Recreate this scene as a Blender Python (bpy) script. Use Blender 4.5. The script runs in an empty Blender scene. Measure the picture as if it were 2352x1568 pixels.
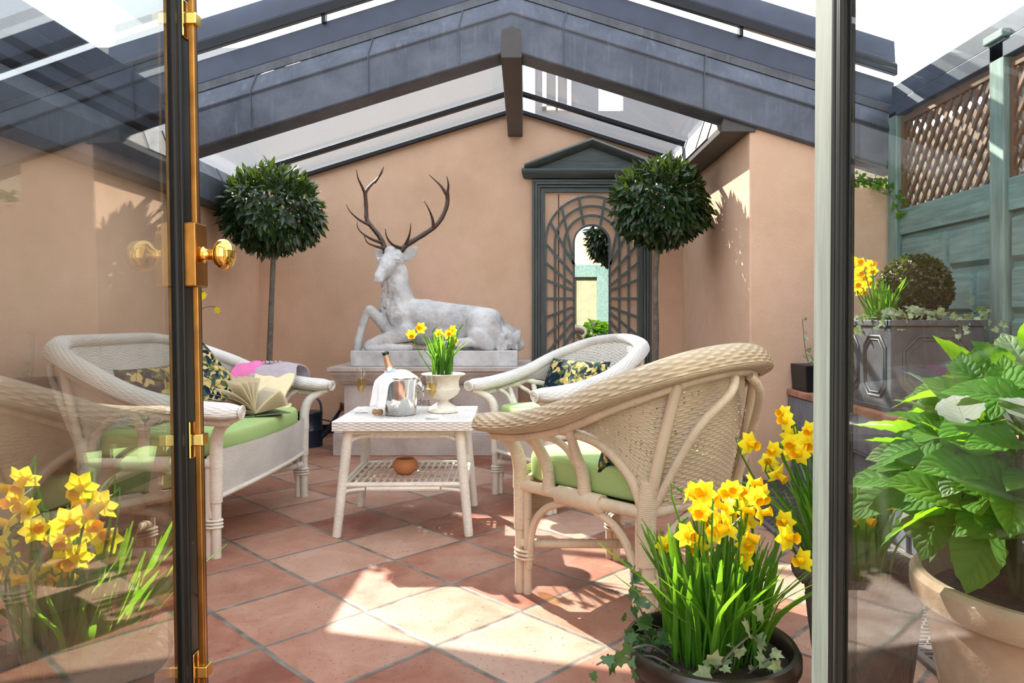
import bpy, math, random
import numpy as np
from mathutils import Vector, Matrix
random.seed(7)
rng = np.random.default_rng(7)
SC = bpy.context.scene
COL = SC.collection
PI = math.pi
V = Vector

# ------------------------------------------------------------------ survey
# camera 1.05 m above the tiles, level, looking along +Y; at() gives the place of a surveyed point at depth Y
F, VX, VY, H = 1650.0, 1205.0, 732.0, 1.05
def at(px, py, Y):
    return V(((px - VX) / F * Y, Y, H - (py - VY) / F * Y))

# ------------------------------------------------------------------ materials
def nmat(name):
    m = bpy.data.materials.new(name); m.use_nodes = True
    nt = m.node_tree
    b = nt.nodes['Principled BSDF']; o = nt.nodes['Material Output']
    return m, nt, b, o
def N(nt, t, **kw):
    n = nt.nodes.new(t)
    for k, v in kw.items(): setattr(n, k, v)
    return n
def L(nt, a, b): nt.links.new(a, b)
def coords(nt, kind='Object', scale=(1, 1, 1)):
    tc = N(nt, 'ShaderNodeTexCoord'); mp = N(nt, 'ShaderNodeMapping')
    mp.inputs['Scale'].default_value = scale
    L(nt, tc.outputs[kind], mp.inputs['Vector']); return mp.outputs['Vector']
def noise(nt, vec, scale, detail=4, rough=.55, dist=0):
    n = N(nt, 'ShaderNodeTexNoise'); n.inputs['Scale'].default_value = scale
    n.inputs['Detail'].default_value = detail; n.inputs['Roughness'].default_value = rough
    n.inputs['Distortion'].default_value = dist
    L(nt, vec, n.inputs['Vector']); return n.outputs['Fac']
def ramp(nt, fac, stops, interp='LINEAR'):
    r = N(nt, 'ShaderNodeValToRGB'); cr = r.color_ramp; cr.interpolation = interp
    while len(cr.elements) < len(stops): cr.elements.new(.5)
    for e, (p, c) in zip(cr.elements, stops):
        e.position = p; e.color = (*c, 1) if len(c) == 3 else c
    L(nt, fac, r.inputs['Fac']); return r.outputs['Color']
def mixc(nt, fac, a, b, mode='MIX'):
    m = N(nt, 'ShaderNodeMix', data_type='RGBA', blend_type=mode)
    for s, v in ((0, fac), (6, a), (7, b)):
        if hasattr(v, 'is_output'): L(nt, v, m.inputs[s])
        else: m.inputs[s].default_value = v if s == 0 else ((*v, 1) if len(v) == 3 else v)
    return m.outputs[2]
def math_(nt, op, a, b=0.0, c=None):
    m = N(nt, 'ShaderNodeMath', operation=op)
    for i, v in enumerate((a, b) if c is None else (a, b, c)):
        if hasattr(v, 'is_output'): L(nt, v, m.inputs[i])
        else: m.inputs[i].default_value = v
    return m.outputs[0]
def bump(nt, b, h, strength=.3, dist=.01):
    n = N(nt, 'ShaderNodeBump'); n.inputs['Strength'].default_value = strength
    n.inputs['Distance'].default_value = dist
    L(nt, h, n.inputs['Height']); L(nt, n.outputs['Normal'], b.inputs['Normal'])
def mul(c, k): return tuple(min(1, x * k) for x in c)

def simple(name, col, rough=.6, metal=0, var=.15, vs=6, bmp=0, bs=80, spec=.5, coord='Object', stretch=(1, 1, 1), col2=None):
    m, nt, b, o = nmat(name)
    b.inputs['Roughness'].default_value = rough; b.inputs['Metallic'].default_value = metal
    b.inputs['Specular IOR Level'].default_value = spec
    vec = coords(nt, coord, stretch)
    f = noise(nt, vec, vs, 5)
    c = ramp(nt, f, [(.3, mul(col, 1 - var)), (.7, col2 if col2 else mul(col, 1 + var))])
    L(nt, c, b.inputs['Base Color'])
    if bmp: bump(nt, b, noise(nt, vec, bs, 6), bmp, .01)
    return m
def leafmat(name, c1, c2, rough=.45, trans=.35, vs=9, spec=.4, tcol=None):
    m, nt, b, o = nmat(name)
    vec = coords(nt)
    f = noise(nt, vec, vs, 3)
    c = ramp(nt, f, [(.3, c1), (.7, c2)])
    L(nt, c, b.inputs['Base Color']); b.inputs['Roughness'].default_value = rough
    b.inputs['Specular IOR Level'].default_value = spec
    t = N(nt, 'ShaderNodeBsdfTranslucent')
    if tcol: t.inputs['Color'].default_value = (*tcol, 1)
    else: L(nt, mixc(nt, .5, c, (.55, .8, .05)), t.inputs['Color'])
    x = N(nt, 'ShaderNodeMixShader'); x.inputs[0].default_value = trans
    L(nt, b.outputs[0], x.inputs[1]); L(nt, t.outputs[0], x.inputs[2]); L(nt, x.outputs[0], o.inputs['Surface'])
    return m
def veined(m):
    """side veins running out from the midrib, as bump and a paler line"""
    nt = m.node_tree; b = nt.nodes['Principled BSDF']
    tc = N(nt, 'ShaderNodeTexCoord'); sp = N(nt, 'ShaderNodeSeparateXYZ'); L(nt, tc.outputs['UV'], sp.inputs[0])
    q = math_(nt, 'ABSOLUTE', math_(nt, 'SUBTRACT', sp.outputs[1], .5))
    ph = math_(nt, 'SUBTRACT', math_(nt, 'MULTIPLY', sp.outputs[0], 7.0), math_(nt, 'MULTIPLY', q, 4.5))
    v = math_(nt, 'ABSOLUTE', math_(nt, 'SINE', math_(nt, 'MULTIPLY', ph, PI)))
    ln = math_(nt, 'MINIMUM', v, math_(nt, 'MULTIPLY', q, 14.0))
    old = b.inputs['Base Color'].links[0].from_socket
    L(nt, mixc(nt, ramp(nt, ln, [(.04, (.45,) * 3), (.16, (0,) * 3)]), old, (.30, .42, .14)), b.inputs['Base Color'])
    bump(nt, b, math_(nt, 'POWER', ln, .5), .7, .006)
    for n in nt.nodes:
        if n.type == 'BSDF_TRANSLUCENT': L(nt, mixc(nt, ramp(nt, ln, [(.03, (.6,) * 3), (.18, (0,) * 3)]), n.inputs['Color'].default_value[:3], (.16, .40, .015)), n.inputs['Color'])
    return m
def glassmat(name, ior=1.5, tint=(1, 1, 1), rough=0.0, haze=0):
    m, nt, b, o = nmat(name); nt.nodes.remove(b)
    lw = N(nt, 'ShaderNodeLayerWeight'); f0 = ((ior - 1) / (ior + 1)) ** 2
    fr = N(nt, 'ShaderNodeMath', operation='MULTIPLY_ADD')
    L(nt, math_(nt, 'POWER', lw.outputs['Facing'], 5.0), fr.inputs[0]); fr.inputs[1].default_value = 1 - f0; fr.inputs[2].default_value = f0
    lw.inputs['Blend'].default_value = .5
    t = N(nt, 'ShaderNodeBsdfTransparent'); t.inputs['Color'].default_value = (*tint, 1)
    g = N(nt, 'ShaderNodeBsdfGlossy'); g.inputs['Roughness'].default_value = rough
    x = N(nt, 'ShaderNodeMixShader')
    L(nt, fr.outputs[0], x.inputs[0]); L(nt, t.outputs[0], x.inputs[1]); L(nt, g.outputs[0], x.inputs[2])
    res = x.outputs[0]
    if haze:
        d = N(nt, 'ShaderNodeBsdfTranslucent'); d.inputs['Color'].default_value = (.35, .35, .35, 1)
        vec = coords(nt); f = ramp(nt, noise(nt, vec, 140, 3), [(.35, (0, 0, 0)), (.75, (1, 1, 1))])
        fac = math_(nt, 'MULTIPLY_ADD', f, haze * .6, haze * .7)
        y = N(nt, 'ShaderNodeMixShader'); L(nt, fac, y.inputs[0]); L(nt, res, y.inputs[1]); L(nt, d.outputs[0], y.inputs[2])
        res = y.outputs[0]
    L(nt, res, o.inputs['Surface']); return m

def stucco():
    m, nt, b, o = nmat('peach_stucco')
    vec = coords(nt)
    f = noise(nt, vec, 1.3, 6, .6); f2 = noise(nt, vec, 9, 5)
    c = ramp(nt, f, [(.3, (.60, .40, .275)), (.52, (.69, .475, .335)), (.75, (.74, .485, .375))])
    c = mixc(nt, ramp(nt, f2, [(.35, (.25,) * 3), (.7, (0,) * 3)]), c, (.55, .35, .23))
    L(nt, c, b.inputs['Base Color']); b.inputs['Roughness'].default_value = .9; b.inputs['Specular IOR Level'].default_value = .15
    h = math_(nt, 'ADD', noise(nt, vec, 55, 6), math_(nt, 'MULTIPLY', noise(nt, vec, 220, 4), .35))
    bump(nt, b, h, .25, .012)
    return m
TILE, TPHI, TX0, TY0 = .3912, .7804, -1.120, 2.572
def tiles():
    m, nt, b, o = nmat('terracotta_tiles')
    tc = N(nt, 'ShaderNodeTexCoord'); sp = N(nt, 'ShaderNodeSeparateXYZ'); 
    wob = N(nt, 'ShaderNodeTexNoise'); wob.inputs['Scale'].default_value = 7; wob.inputs['Detail'].default_value = 3
    L(nt, tc.outputs['Object'], wob.inputs['Vector'])
    va = N(nt, 'ShaderNodeVectorMath', operation='MULTIPLY_ADD')
    L(nt, wob.outputs['Color'], va.inputs[0]); va.inputs[1].default_value = (.012, .012, 0); L(nt, tc.outputs['Object'], va.inputs[2])
    L(nt, va.outputs[0], sp.inputs[0])
    x = math_(nt, 'SUBTRACT', sp.outputs[0], TX0 + .006); y = math_(nt, 'SUBTRACT', sp.outputs[1], TY0 + .006)
    c, s = math.cos(TPHI) / TILE, math.sin(TPHI) / TILE
    i = math_(nt, 'SUBTRACT', math_(nt, 'MULTIPLY', x, c), math_(nt, 'MULTIPLY', y, s))
    j = math_(nt, 'ADD', math_(nt, 'MULTIPLY', x, s), math_(nt, 'MULTIPLY', y, c))
    def edge(t):
        fr = math_(nt, 'FRACT', t); return math_(nt, 'MINIMUM', fr, math_(nt, 'SUBTRACT', 1.0, fr))
    e = math_(nt, 'MINIMUM', edge(i), edge(j))
    cb = N(nt, 'ShaderNodeCombineXYZ')
    L(nt, math_(nt, 'FLOOR', i), cb.inputs[0]); L(nt, math_(nt, 'FLOOR', j), cb.inputs[1])
    wn = N(nt, 'ShaderNodeTexWhiteNoise'); L(nt, cb.outputs[0], wn.inputs['Vector'])
    vec = tc.outputs['Object']
    tone = math_(nt, 'ADD', math_(nt, 'MULTIPLY', wn.outputs['Value'], .62), math_(nt, 'MULTIPLY', noise(nt, vec, 6, 8, .7, .8), .72))
    col = ramp(nt, tone, [(.34, (.175, .052, .029)), (.48, (.25, .092, .054)), (.66, (.33, .150, .096)), (.84, (.39, .215, .150)), (1., (.43, .28, .21))])
    blot = ramp(nt, noise(nt, vec, 2.2, 4, .6), [(.42, (0,) * 3), (.72, (.65,) * 3)])
    col = mixc(nt, blot, col, (.40, .255, .19))
    speck = ramp(nt, noise(nt, vec, 75, 2), [(.64, (0,) * 3), (.69, (.75,) * 3)])
    col = mixc(nt, speck, col, (.10, .05, .035))
    gm = ramp(nt, e, [(.015, (1,) * 3), (.027, (0,) * 3)])
    grout = ramp(nt, noise(nt, vec, 12, 4), [(.35, (.09, .082, .072)), (.7, (.24, .215, .185))])
    col = mixc(nt, gm, col, grout)
    L(nt, col, b.inputs['Base Color'])
    L(nt, ramp(nt, noise(nt, vec, 6, 4), [(.35, (.42,) * 3), (.7, (.7,) * 3)]), b.inputs['Roughness'])
    b.inputs['Specular IOR Level'].default_value = .35
    h = math_(nt, 'ADD', ramp(nt, e, [(.008, (0,) * 3), (.035, (1,) * 3)]), math_(nt, 'MULTIPLY', noise(nt, vec, 40, 5), .25))
    bump(nt, b, h, .45, .006)
    return m
def wrapped(name, col, pitch=.0062):
    m, nt, b, o = nmat(name)
    uv = N(nt, 'ShaderNodeTexCoord'); sp = N(nt, 'ShaderNodeSeparateXYZ'); L(nt, uv.outputs['UV'], sp.inputs[0])
    ph = math_(nt, 'ADD', math_(nt, 'DIVIDE', sp.outputs[0], pitch), math_(nt, 'MULTIPLY', noise(nt, coords(nt), 14, 2), .9))
    w = math_(nt, 'ABSOLUTE', math_(nt, 'SINE', math_(nt, 'MULTIPLY', ph, PI)))
    n = noise(nt, coords(nt), 7, 5)
    c = ramp(nt, n, [(.3, mul(col, .86)), (.65, mul(col, 1.08))])
    dirt = ramp(nt, noise(nt, coords(nt), 60, 5), [(.60, (0,) * 3), (.75, (.55,) * 3)])
    c = mixc(nt, dirt, c, (.33, .21, .12))
    L(nt, c, b.inputs['Base Color']); b.inputs['Roughness'].default_value = .45
    bump(nt, b, math_(nt, 'POWER', w, .5), .6, .002)
    return m
def painted_cane(name, col):
    m, nt, b, o = nmat(name)
    vec = coords(nt)
    c = ramp(nt, noise(nt, vec, 6, 5), [(.3, mul(col, .85)), (.65, mul(col, 1.08))])
    ch = ramp(nt, noise(nt, vec, 45, 6, .7), [(.62, (0,) * 3), (.70, (.8,) * 3)])
    L(nt, mixc(nt, ch, c, (.25, .15, .08)), b.inputs['Base Color']); b.inputs['Roughness'].default_value = .4
    return m
def woven(name, col, dirt=(.30, .19, .10), amt=.35):
    m, nt, b, o = nmat(name)
    vec = coords(nt)
    c = ramp(nt, noise(nt, vec, 5, 5), [(.3, mul(col, .86)), (.65, mul(col, 1.06))])
    ch = ramp(nt, noise(nt, vec, 90, 4, .7), [(.56, (0,) * 3), (.72, (amt,) * 3)])
    c = mixc(nt, ch, c, dirt)
    L(nt, c, b.inputs['Base Color']); b.inputs['Roughness'].default_value = .45
    return m
def verdure():
    m, nt, b, o = nmat('leaf_print_fabric')
    vec = coords(nt, 'Object')
    nz = N(nt, 'ShaderNodeTexNoise'); nz.inputs['Scale'].default_value = 16; nz.inputs['Detail'].default_value = 1; L(nt, vec, nz.inputs['Vector'])
    va = N(nt, 'ShaderNodeVectorMath', operation='MULTIPLY_ADD'); L(nt, nz.outputs['Color'], va.inputs[0])
    va.inputs[1].default_value = (.085, .085, .03); L(nt, vec, va.inputs[2])
    v = N(nt, 'ShaderNodeTexVoronoi'); v.inputs['Scale'].default_value = 36; L(nt, va.outputs[0], v.inputs['Vector'])
    e = N(nt, 'ShaderNodeTexVoronoi', feature='DISTANCE_TO_EDGE'); e.inputs['Scale'].default_value = 36; L(nt, va.outputs[0], e.inputs['Vector'])
    sp = N(nt, 'ShaderNodeSeparateColor'); L(nt, v.outputs['Color'], sp.inputs[0])
    big = noise(nt, vec, 8, 2)
    k = math_(nt, 'ADD', math_(nt, 'MULTIPLY', sp.outputs[0], .42), math_(nt, 'MULTIPLY', big, .82))
    c = ramp(nt, k, [(.0, (.008, .014, .03)), (.50, (.012, .028, .04)), (.56, (.045, .085, .085)), (.62, (.10, .12, .035)), (.67, (.34, .29, .085)), (.73, (.58, .43, .18)), (.86, (.45, .33, .12)), (.93, (.24, .12, .08))], 'CONSTANT')
    vein = ramp(nt, v.outputs['Distance'], [(.0, (.35,) * 3), (.35, (0,) * 3)])
    c = mixc(nt, vein, c, (.55, .45, .22), 'SOFT_LIGHT')
    c = mixc(nt, ramp(nt, e.outputs['Distance'], [(.015, (.7,) * 3), (.05, (0,) * 3)]), c, (.015, .025, .028))
    L(nt, c, b.inputs['Base Color']); b.inputs['Roughness'].default_value = .9; b.inputs['Specular IOR Level'].default_value = .1
    bump(nt, b, noise(nt, vec, 600, 2), .3, .002)
    return m
def woodstain(name, col, axis=2, rough=.55):
    st = [14, 14, 14]; st[axis] = 1.2
    return simple(name, col, rough, var=.3, vs=3.5, bmp=.15, bs=12, stretch=tuple(st))
def stone(name, c1, c2, c3):
    m, nt, b, o = nmat(name); vec = coords(nt)
    c = ramp(nt, noise(nt, vec, 4, 7, .62), [(.3, c1), (.5, c2), (.7, c3)])
    sp = ramp(nt, noise(nt, vec, 30, 5, .7), [(.58, (0,) * 3), (.72, (.5,) * 3)])
    L(nt, mixc(nt, sp, c, mul(c1, .6)), b.inputs['Base Color']); b.inputs['Roughness'].default_value = .85
    b.inputs['Specular IOR Level'].default_value = .2
    bump(nt, b, math_(nt, 'ADD', noise(nt, vec, 45, 6), math_(nt, 'MULTIPLY', noise(nt, vec, 8, 4), .8)), .35, .012)
    return m
def leadmat(name, c1=(.045, .055, .075), c2=(.115, .13, .165)):
    m, nt, b, o = nmat(name); vec = coords(nt)
    c = ramp(nt, noise(nt, vec, 3, 7, .65, .4), [(.3, c1), (.7, c2)])
    st = ramp(nt, noise(nt, coords(nt, 'Object', (30, 30, 3)), 1, 4), [(.55, (0,) * 3), (.8, (.4,) * 3)])
    L(nt, mixc(nt, st, c, mul(c2, 1.7)), b.inputs['Base Color']); b.inputs['Roughness'].default_value = .5
    b.inputs['Metallic'].default_value = .25
    bump(nt, b, noise(nt, vec, 9, 5), .25, .02)
    return m
def brick():
    m, nt, b, o = nmat('brickwork')
    t = N(nt, 'ShaderNodeTexBrick'); t.inputs['Scale'].default_value = 1
    t.inputs['Brick Width'].default_value = .225; t.inputs['Row Height'].default_value = .075; t.inputs['Mortar Size'].default_value = .008
    t.inputs['Color1'].default_value = (.075, .045, .025, 1); t.inputs['Color2'].default_value = (.12, .08, .045, 1); t.inputs['Mortar'].default_value = (.11, .10, .085, 1)
    tc = N(nt, 'ShaderNodeTexCoord'); sp = N(nt, 'ShaderNodeSeparateXYZ'); cb = N(nt, 'ShaderNodeCombineXYZ')
    L(nt, tc.outputs['Object'], sp.inputs[0]); L(nt, sp.outputs[1], cb.inputs[0]); L(nt, sp.outputs[2], cb.inputs[1])
    L(nt, cb.outputs[0], t.inputs['Vector']); L(nt, t.outputs['Color'], b.inputs['Base Color']); b.inputs['Roughness'].default_value = .9
    return m
def page():
    m, nt, b, o = nmat('printed_page')
    tc = N(nt, 'ShaderNodeTexCoord'); sp = N(nt, 'ShaderNodeSeparateXYZ'); L(nt, tc.outputs['UV'], sp.inputs[0])
    u, v = sp.outputs[0], sp.outputs[1]
    line = math_(nt, 'GREATER_THAN', math_(nt, 'SINE', math_(nt, 'MULTIPLY', v, 2 * PI * 30)), .2)
    cb = N(nt, 'ShaderNodeCombineXYZ'); L(nt, math_(nt, 'MULTIPLY', u, 60), cb.inputs[0]); L(nt, math_(nt, 'FLOOR', math_(nt, 'MULTIPLY', v, 30)), cb.inputs[1])
    wd = math_(nt, 'GREATER_THAN', noise(nt, cb.outputs[0], 1, 2), .45)
    def inside(t, a, b_): return math_(nt, 'MULTIPLY', math_(nt, 'GREATER_THAN', t, a), math_(nt, 'LESS_THAN', t, b_))
    k = math_(nt, 'MULTIPLY', math_(nt, 'MULTIPLY', line, wd), math_(nt, 'MULTIPLY', inside(u, .14, .86), inside(v, .1, .9)))
    pc_ = mixc(nt, math_(nt, 'MULTIPLY', k, .55), (.86, .78, .58), (.12, .10, .08))
    L(nt, pc_, b.inputs['Base Color']); b.inputs['Roughness'].default_value = .8
    t = N(nt, 'ShaderNodeBsdfTranslucent'); L(nt, pc_, t.inputs['Color']); x = N(nt, 'ShaderNodeMixShader'); x.inputs[0].default_value = .4
    L(nt, b.outputs[0], x.inputs[1]); L(nt, t.outputs[0], x.inputs[2]); L(nt, x.outputs[0], o.inputs['Surface'])
    return m

M = {}
M['stucco'] = stucco(); M['tiles'] = tiles()
M['wrap'] = wrapped('cane_wrapping', (.66, .54, .385)); M['wrapw'] = wrapped('white_cane_wrapping', (.74, .70, .62))
M['cane'] = painted_cane('cream_painted_cane', (.60, .48, .345)); M['canew'] = painted_cane('white_painted_cane', (.70, .645, .56))
M['weave'] = woven('cream_wicker', (.58, .475, .325)); M['weavew'] = woven('white_wicker', (.69, .675, .64), amt=.12, dirt=(.36, .30, .24))
M['fab'] = verdure()
M['green'] = simple('green_linen', (.36, .49, .19), .85, var=.07, bmp=.1, bs=700, spec=.15)
M['stone'] = stone('carved_stone', (.27, .27, .272), (.52, .52, .52), (.70, .70, .70))
M['plinth'] = stone('pink_grey_stone', (.38, .325, .29), (.50, .435, .40), (.58, .52, .48))
M['antler'] = simple('antler_horn', (.045, .022, .013), .32, var=.5, vs=9, bmp=.4, bs=35, col2=(.085, .042, .024))
M['lead'] = leadmat('lead_sheet'); M['leadgrey'] = leadmat('pale_lead', (.046, .050, .060), (.13, .14, .16))
M['leadblue'] = leadmat('blue_lead', (.06, .07, .10), (.22, .24, .28))
M['frame'] = simple('dark_roof_paint', (.010, .012, .016), .4, var=.2, spec=.3); M['frameblue'] = simple('slate_blue_paint', (.040, .052, .085), .45, var=.2)
M['brownbeam'] = simple('brown_black_beam_paint', (.050, .045, .042), .5, var=.15)
M['doorgreen'] = woodstain('grey_green_door_paint', (.10, .118, .10), rough=.75); M['black'] = simple('black_gloss_paint', (.008, .008, .008), .25, var=.2)
M['bead'] = simple('dark_glazing_bead', (.014, .014, .012), .35, var=.2, spec=.25)
M['brass'] = simple('polished_brass', (.80, .52, .14), .12, 1, var=.05)
M['brassold'] = simple('aged_brass', (.36, .17, .04), .3, 1, var=.3, vs=14)
M['steel'] = simple('polished_steel', (.72, .71, .69), .12, 1, var=.03, vs=3)
M['glass'] = glassmat('door_glass', 2.8, (.87, .89, .87)); M['glassr'] = glassmat('clear_door_glass', 1.42, (.97, .99, .975))
M['roofglass'] = glassmat('weathered_roof_glass', 1.4, (.965, .965, .965), haze=.05)
M['frontglass'] = glassmat('tinted_front_roof_glass', 1.3, (.90, .90, .90)); M['dirtyglass'] = glassmat('grimy_roof_glass', 1.4, (.86, .86, .85), haze=.14)
M['flute'] = glassmat('crystal', 1.5, (.98, .98, .97)); M['champ'] = glassmat('champagne', 1.25, (.96, .86, .55))
M['mirror'] = simple('mirror_silver', (.86, .88, .86), .0, 1, var=0)
M['trellis'] = woodstain('grey_green_stain', (.065, .085, .083)); M['trellisx'] = woodstain('grey_green_stain_across', (.065, .085, .083), 0)
M['fence'] = woodstain('sea_green_stain', (.15, .24, .225), 1); M['fencez'] = woodstain('sea_green_post_stain', (.17, .25, .23), 2)
M['oldwood'] = woodstain('weathered_wood', (.17, .15, .12), 2)
M['lattice'] = simple('brown_lattice_wood', (.14, .075, .04), .7, var=.25); M['latticegrey'] = simple('grey_lattice_wood', (.30, .27, .24), .7, var=.25)
M['brick'] = brick(); M['white'] = simple('white_paint', (.78, .78, .76), .5, var=.05)
M['bay'] = leafmat('bay_leaf', (.010, .028, .009), (.026, .060, .017), .30, .14, 14, .5, (.13, .22, .02))
M['bark'] = simple('grey_bark', (.13, .115, .095), .85, var=.35, vs=30, bmp=.5, bs=50)
M['box'] = leafmat('box_leaf', (.018, .024, .007), (.075, .062, .022), .4, .15, 60)
M['daffleaf'] = leafmat('daffodil_leaf', (.035, .12, .012), (.075, .22, .02), .35, .35, 6, .4, (.30, .62, .03))
M['petal'] = leafmat('daffodil_petal', (.93, .77, .015), (.97, .86, .03), .5, .35, 20, .2, (1, .85, .05))
M['trumpet'] = leafmat('daffodil_trumpet', (.94, .60, .004), (.98, .70, .008), .5, .3, 20, .2, (1, .6, .02))
M['hyd'] = leafmat('hydrangea_leaf', (.026, .095, .010), (.065, .19, .017), .55, .42, 5, .12, (.34, .66, .015))
M['hydold'] = leafmat('grey_hydrangea_leaf', (.075, .14, .055), (.14, .22, .09), .5, .2, 8, .25)
veined(M['hyd']); veined(M['hydold'])
M['ivy'] = leafmat('ivy_leaf', (.02, .075, .018), (.06, .13, .04), .4, .15, 40)
M['ivypale'] = leafmat('variegated_ivy_leaf', (.10, .19, .07), (.50, .55, .36), .45, .2, 35)
M['soil'] = simple('potting_soil', (.022, .014, .009), .95, var=.6, vs=40, bmp=.9, bs=60)
M['grit'] = simple('gravel_topdressing', (.12, .09, .065), .8, var=.7, vs=55, bmp=1, bs=60)
M['blackpot'] = simple('bronze_black_glaze', (.020, .013, .009), .28, var=.3, vs=5, bmp=.08, bs=12, spec=.7)
M['ropepot'] = simple('mossy_basket_clay', (.055, .050, .030), .85, var=.45, vs=10, bmp=.5, bs=60, col2=(.09, .07, .045))
M['terra'] = simple('weathered_terracotta', (.38, .235, .15), .85, var=.3, vs=5, bmp=.3, bs=40, col2=(.52, .42, .32))
M['terrabowl'] = simple('terracotta_bowl_clay', (.50, .20, .085), .8, var=.12, vs=9)
M['coping'] = simple('terracotta_coping', (.36, .17, .10), .8, var=.3, vs=9, bmp=.3, bs=30)
M['urn'] = stone('chipped_white_urn', (.42, .36, .29), (.74, .69, .60), (.82, .78, .70))
M['navy'] = simple('navy_enamel', (.012, .020, .038), .3, var=.2); M['copper'] = simple('copper_rose', (.30, .14, .07), .4, .8)
M['linen'] = simple('white_napkin', (.86, .87, .90), .9, var=.02, spec=.1)
M['bottle'] = simple('dark_green_bottle', (.006, .018, .010), .08, var=.1, spec=.7); M['foil'] = simple('rose_gold_foil', (.62, .40, .27), .35, .6, var=.1)
M['label'] = simple('pale_label', (.80, .80, .78), .6, var=.04); M['labelblue'] = simple('pale_blue_label', (.45, .55, .68), .6, var=.04)
M['cork'] = simple('cork', (.48, .28, .14), .9, var=.3, vs=80, bmp=.4, bs=200)
M['page'] = page(); M['paper'] = simple('cream_paper_edge', (.72, .60, .38), .85, var=.08, vs=20); M['cover'] = simple('green_book_cover', (.12, .16, .08), .7)
M['pink'] = simple('pink_wool', (.72, .19, .42), .95, var=.06, vs=30, spec=.1, bmp=.2, bs=300); M['lilac'] = simple('lilac_grey_wool', (.42, .37, .40), .95, var=.06, vs=30, spec=.1, bmp=.2, bs=300)
M['cream'] = simple('cream_wool', (.80, .70, .45), .95, var=.05, vs=30, spec=.1, bmp=.2, bs=300)
M['iron'] = simple('grey_iron_grating', (.16, .155, .15), .5, .5, var=.3); M['shadejoint'] = simple('shade_and_joint_black', (.012, .011, .010), .9)
M['carve'] = simple('weathered_cut_letters', (.24, .21, .19), .9)
M['sprig'] = simple('thin_green_stem', (.055, .075, .02), .7)

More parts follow.
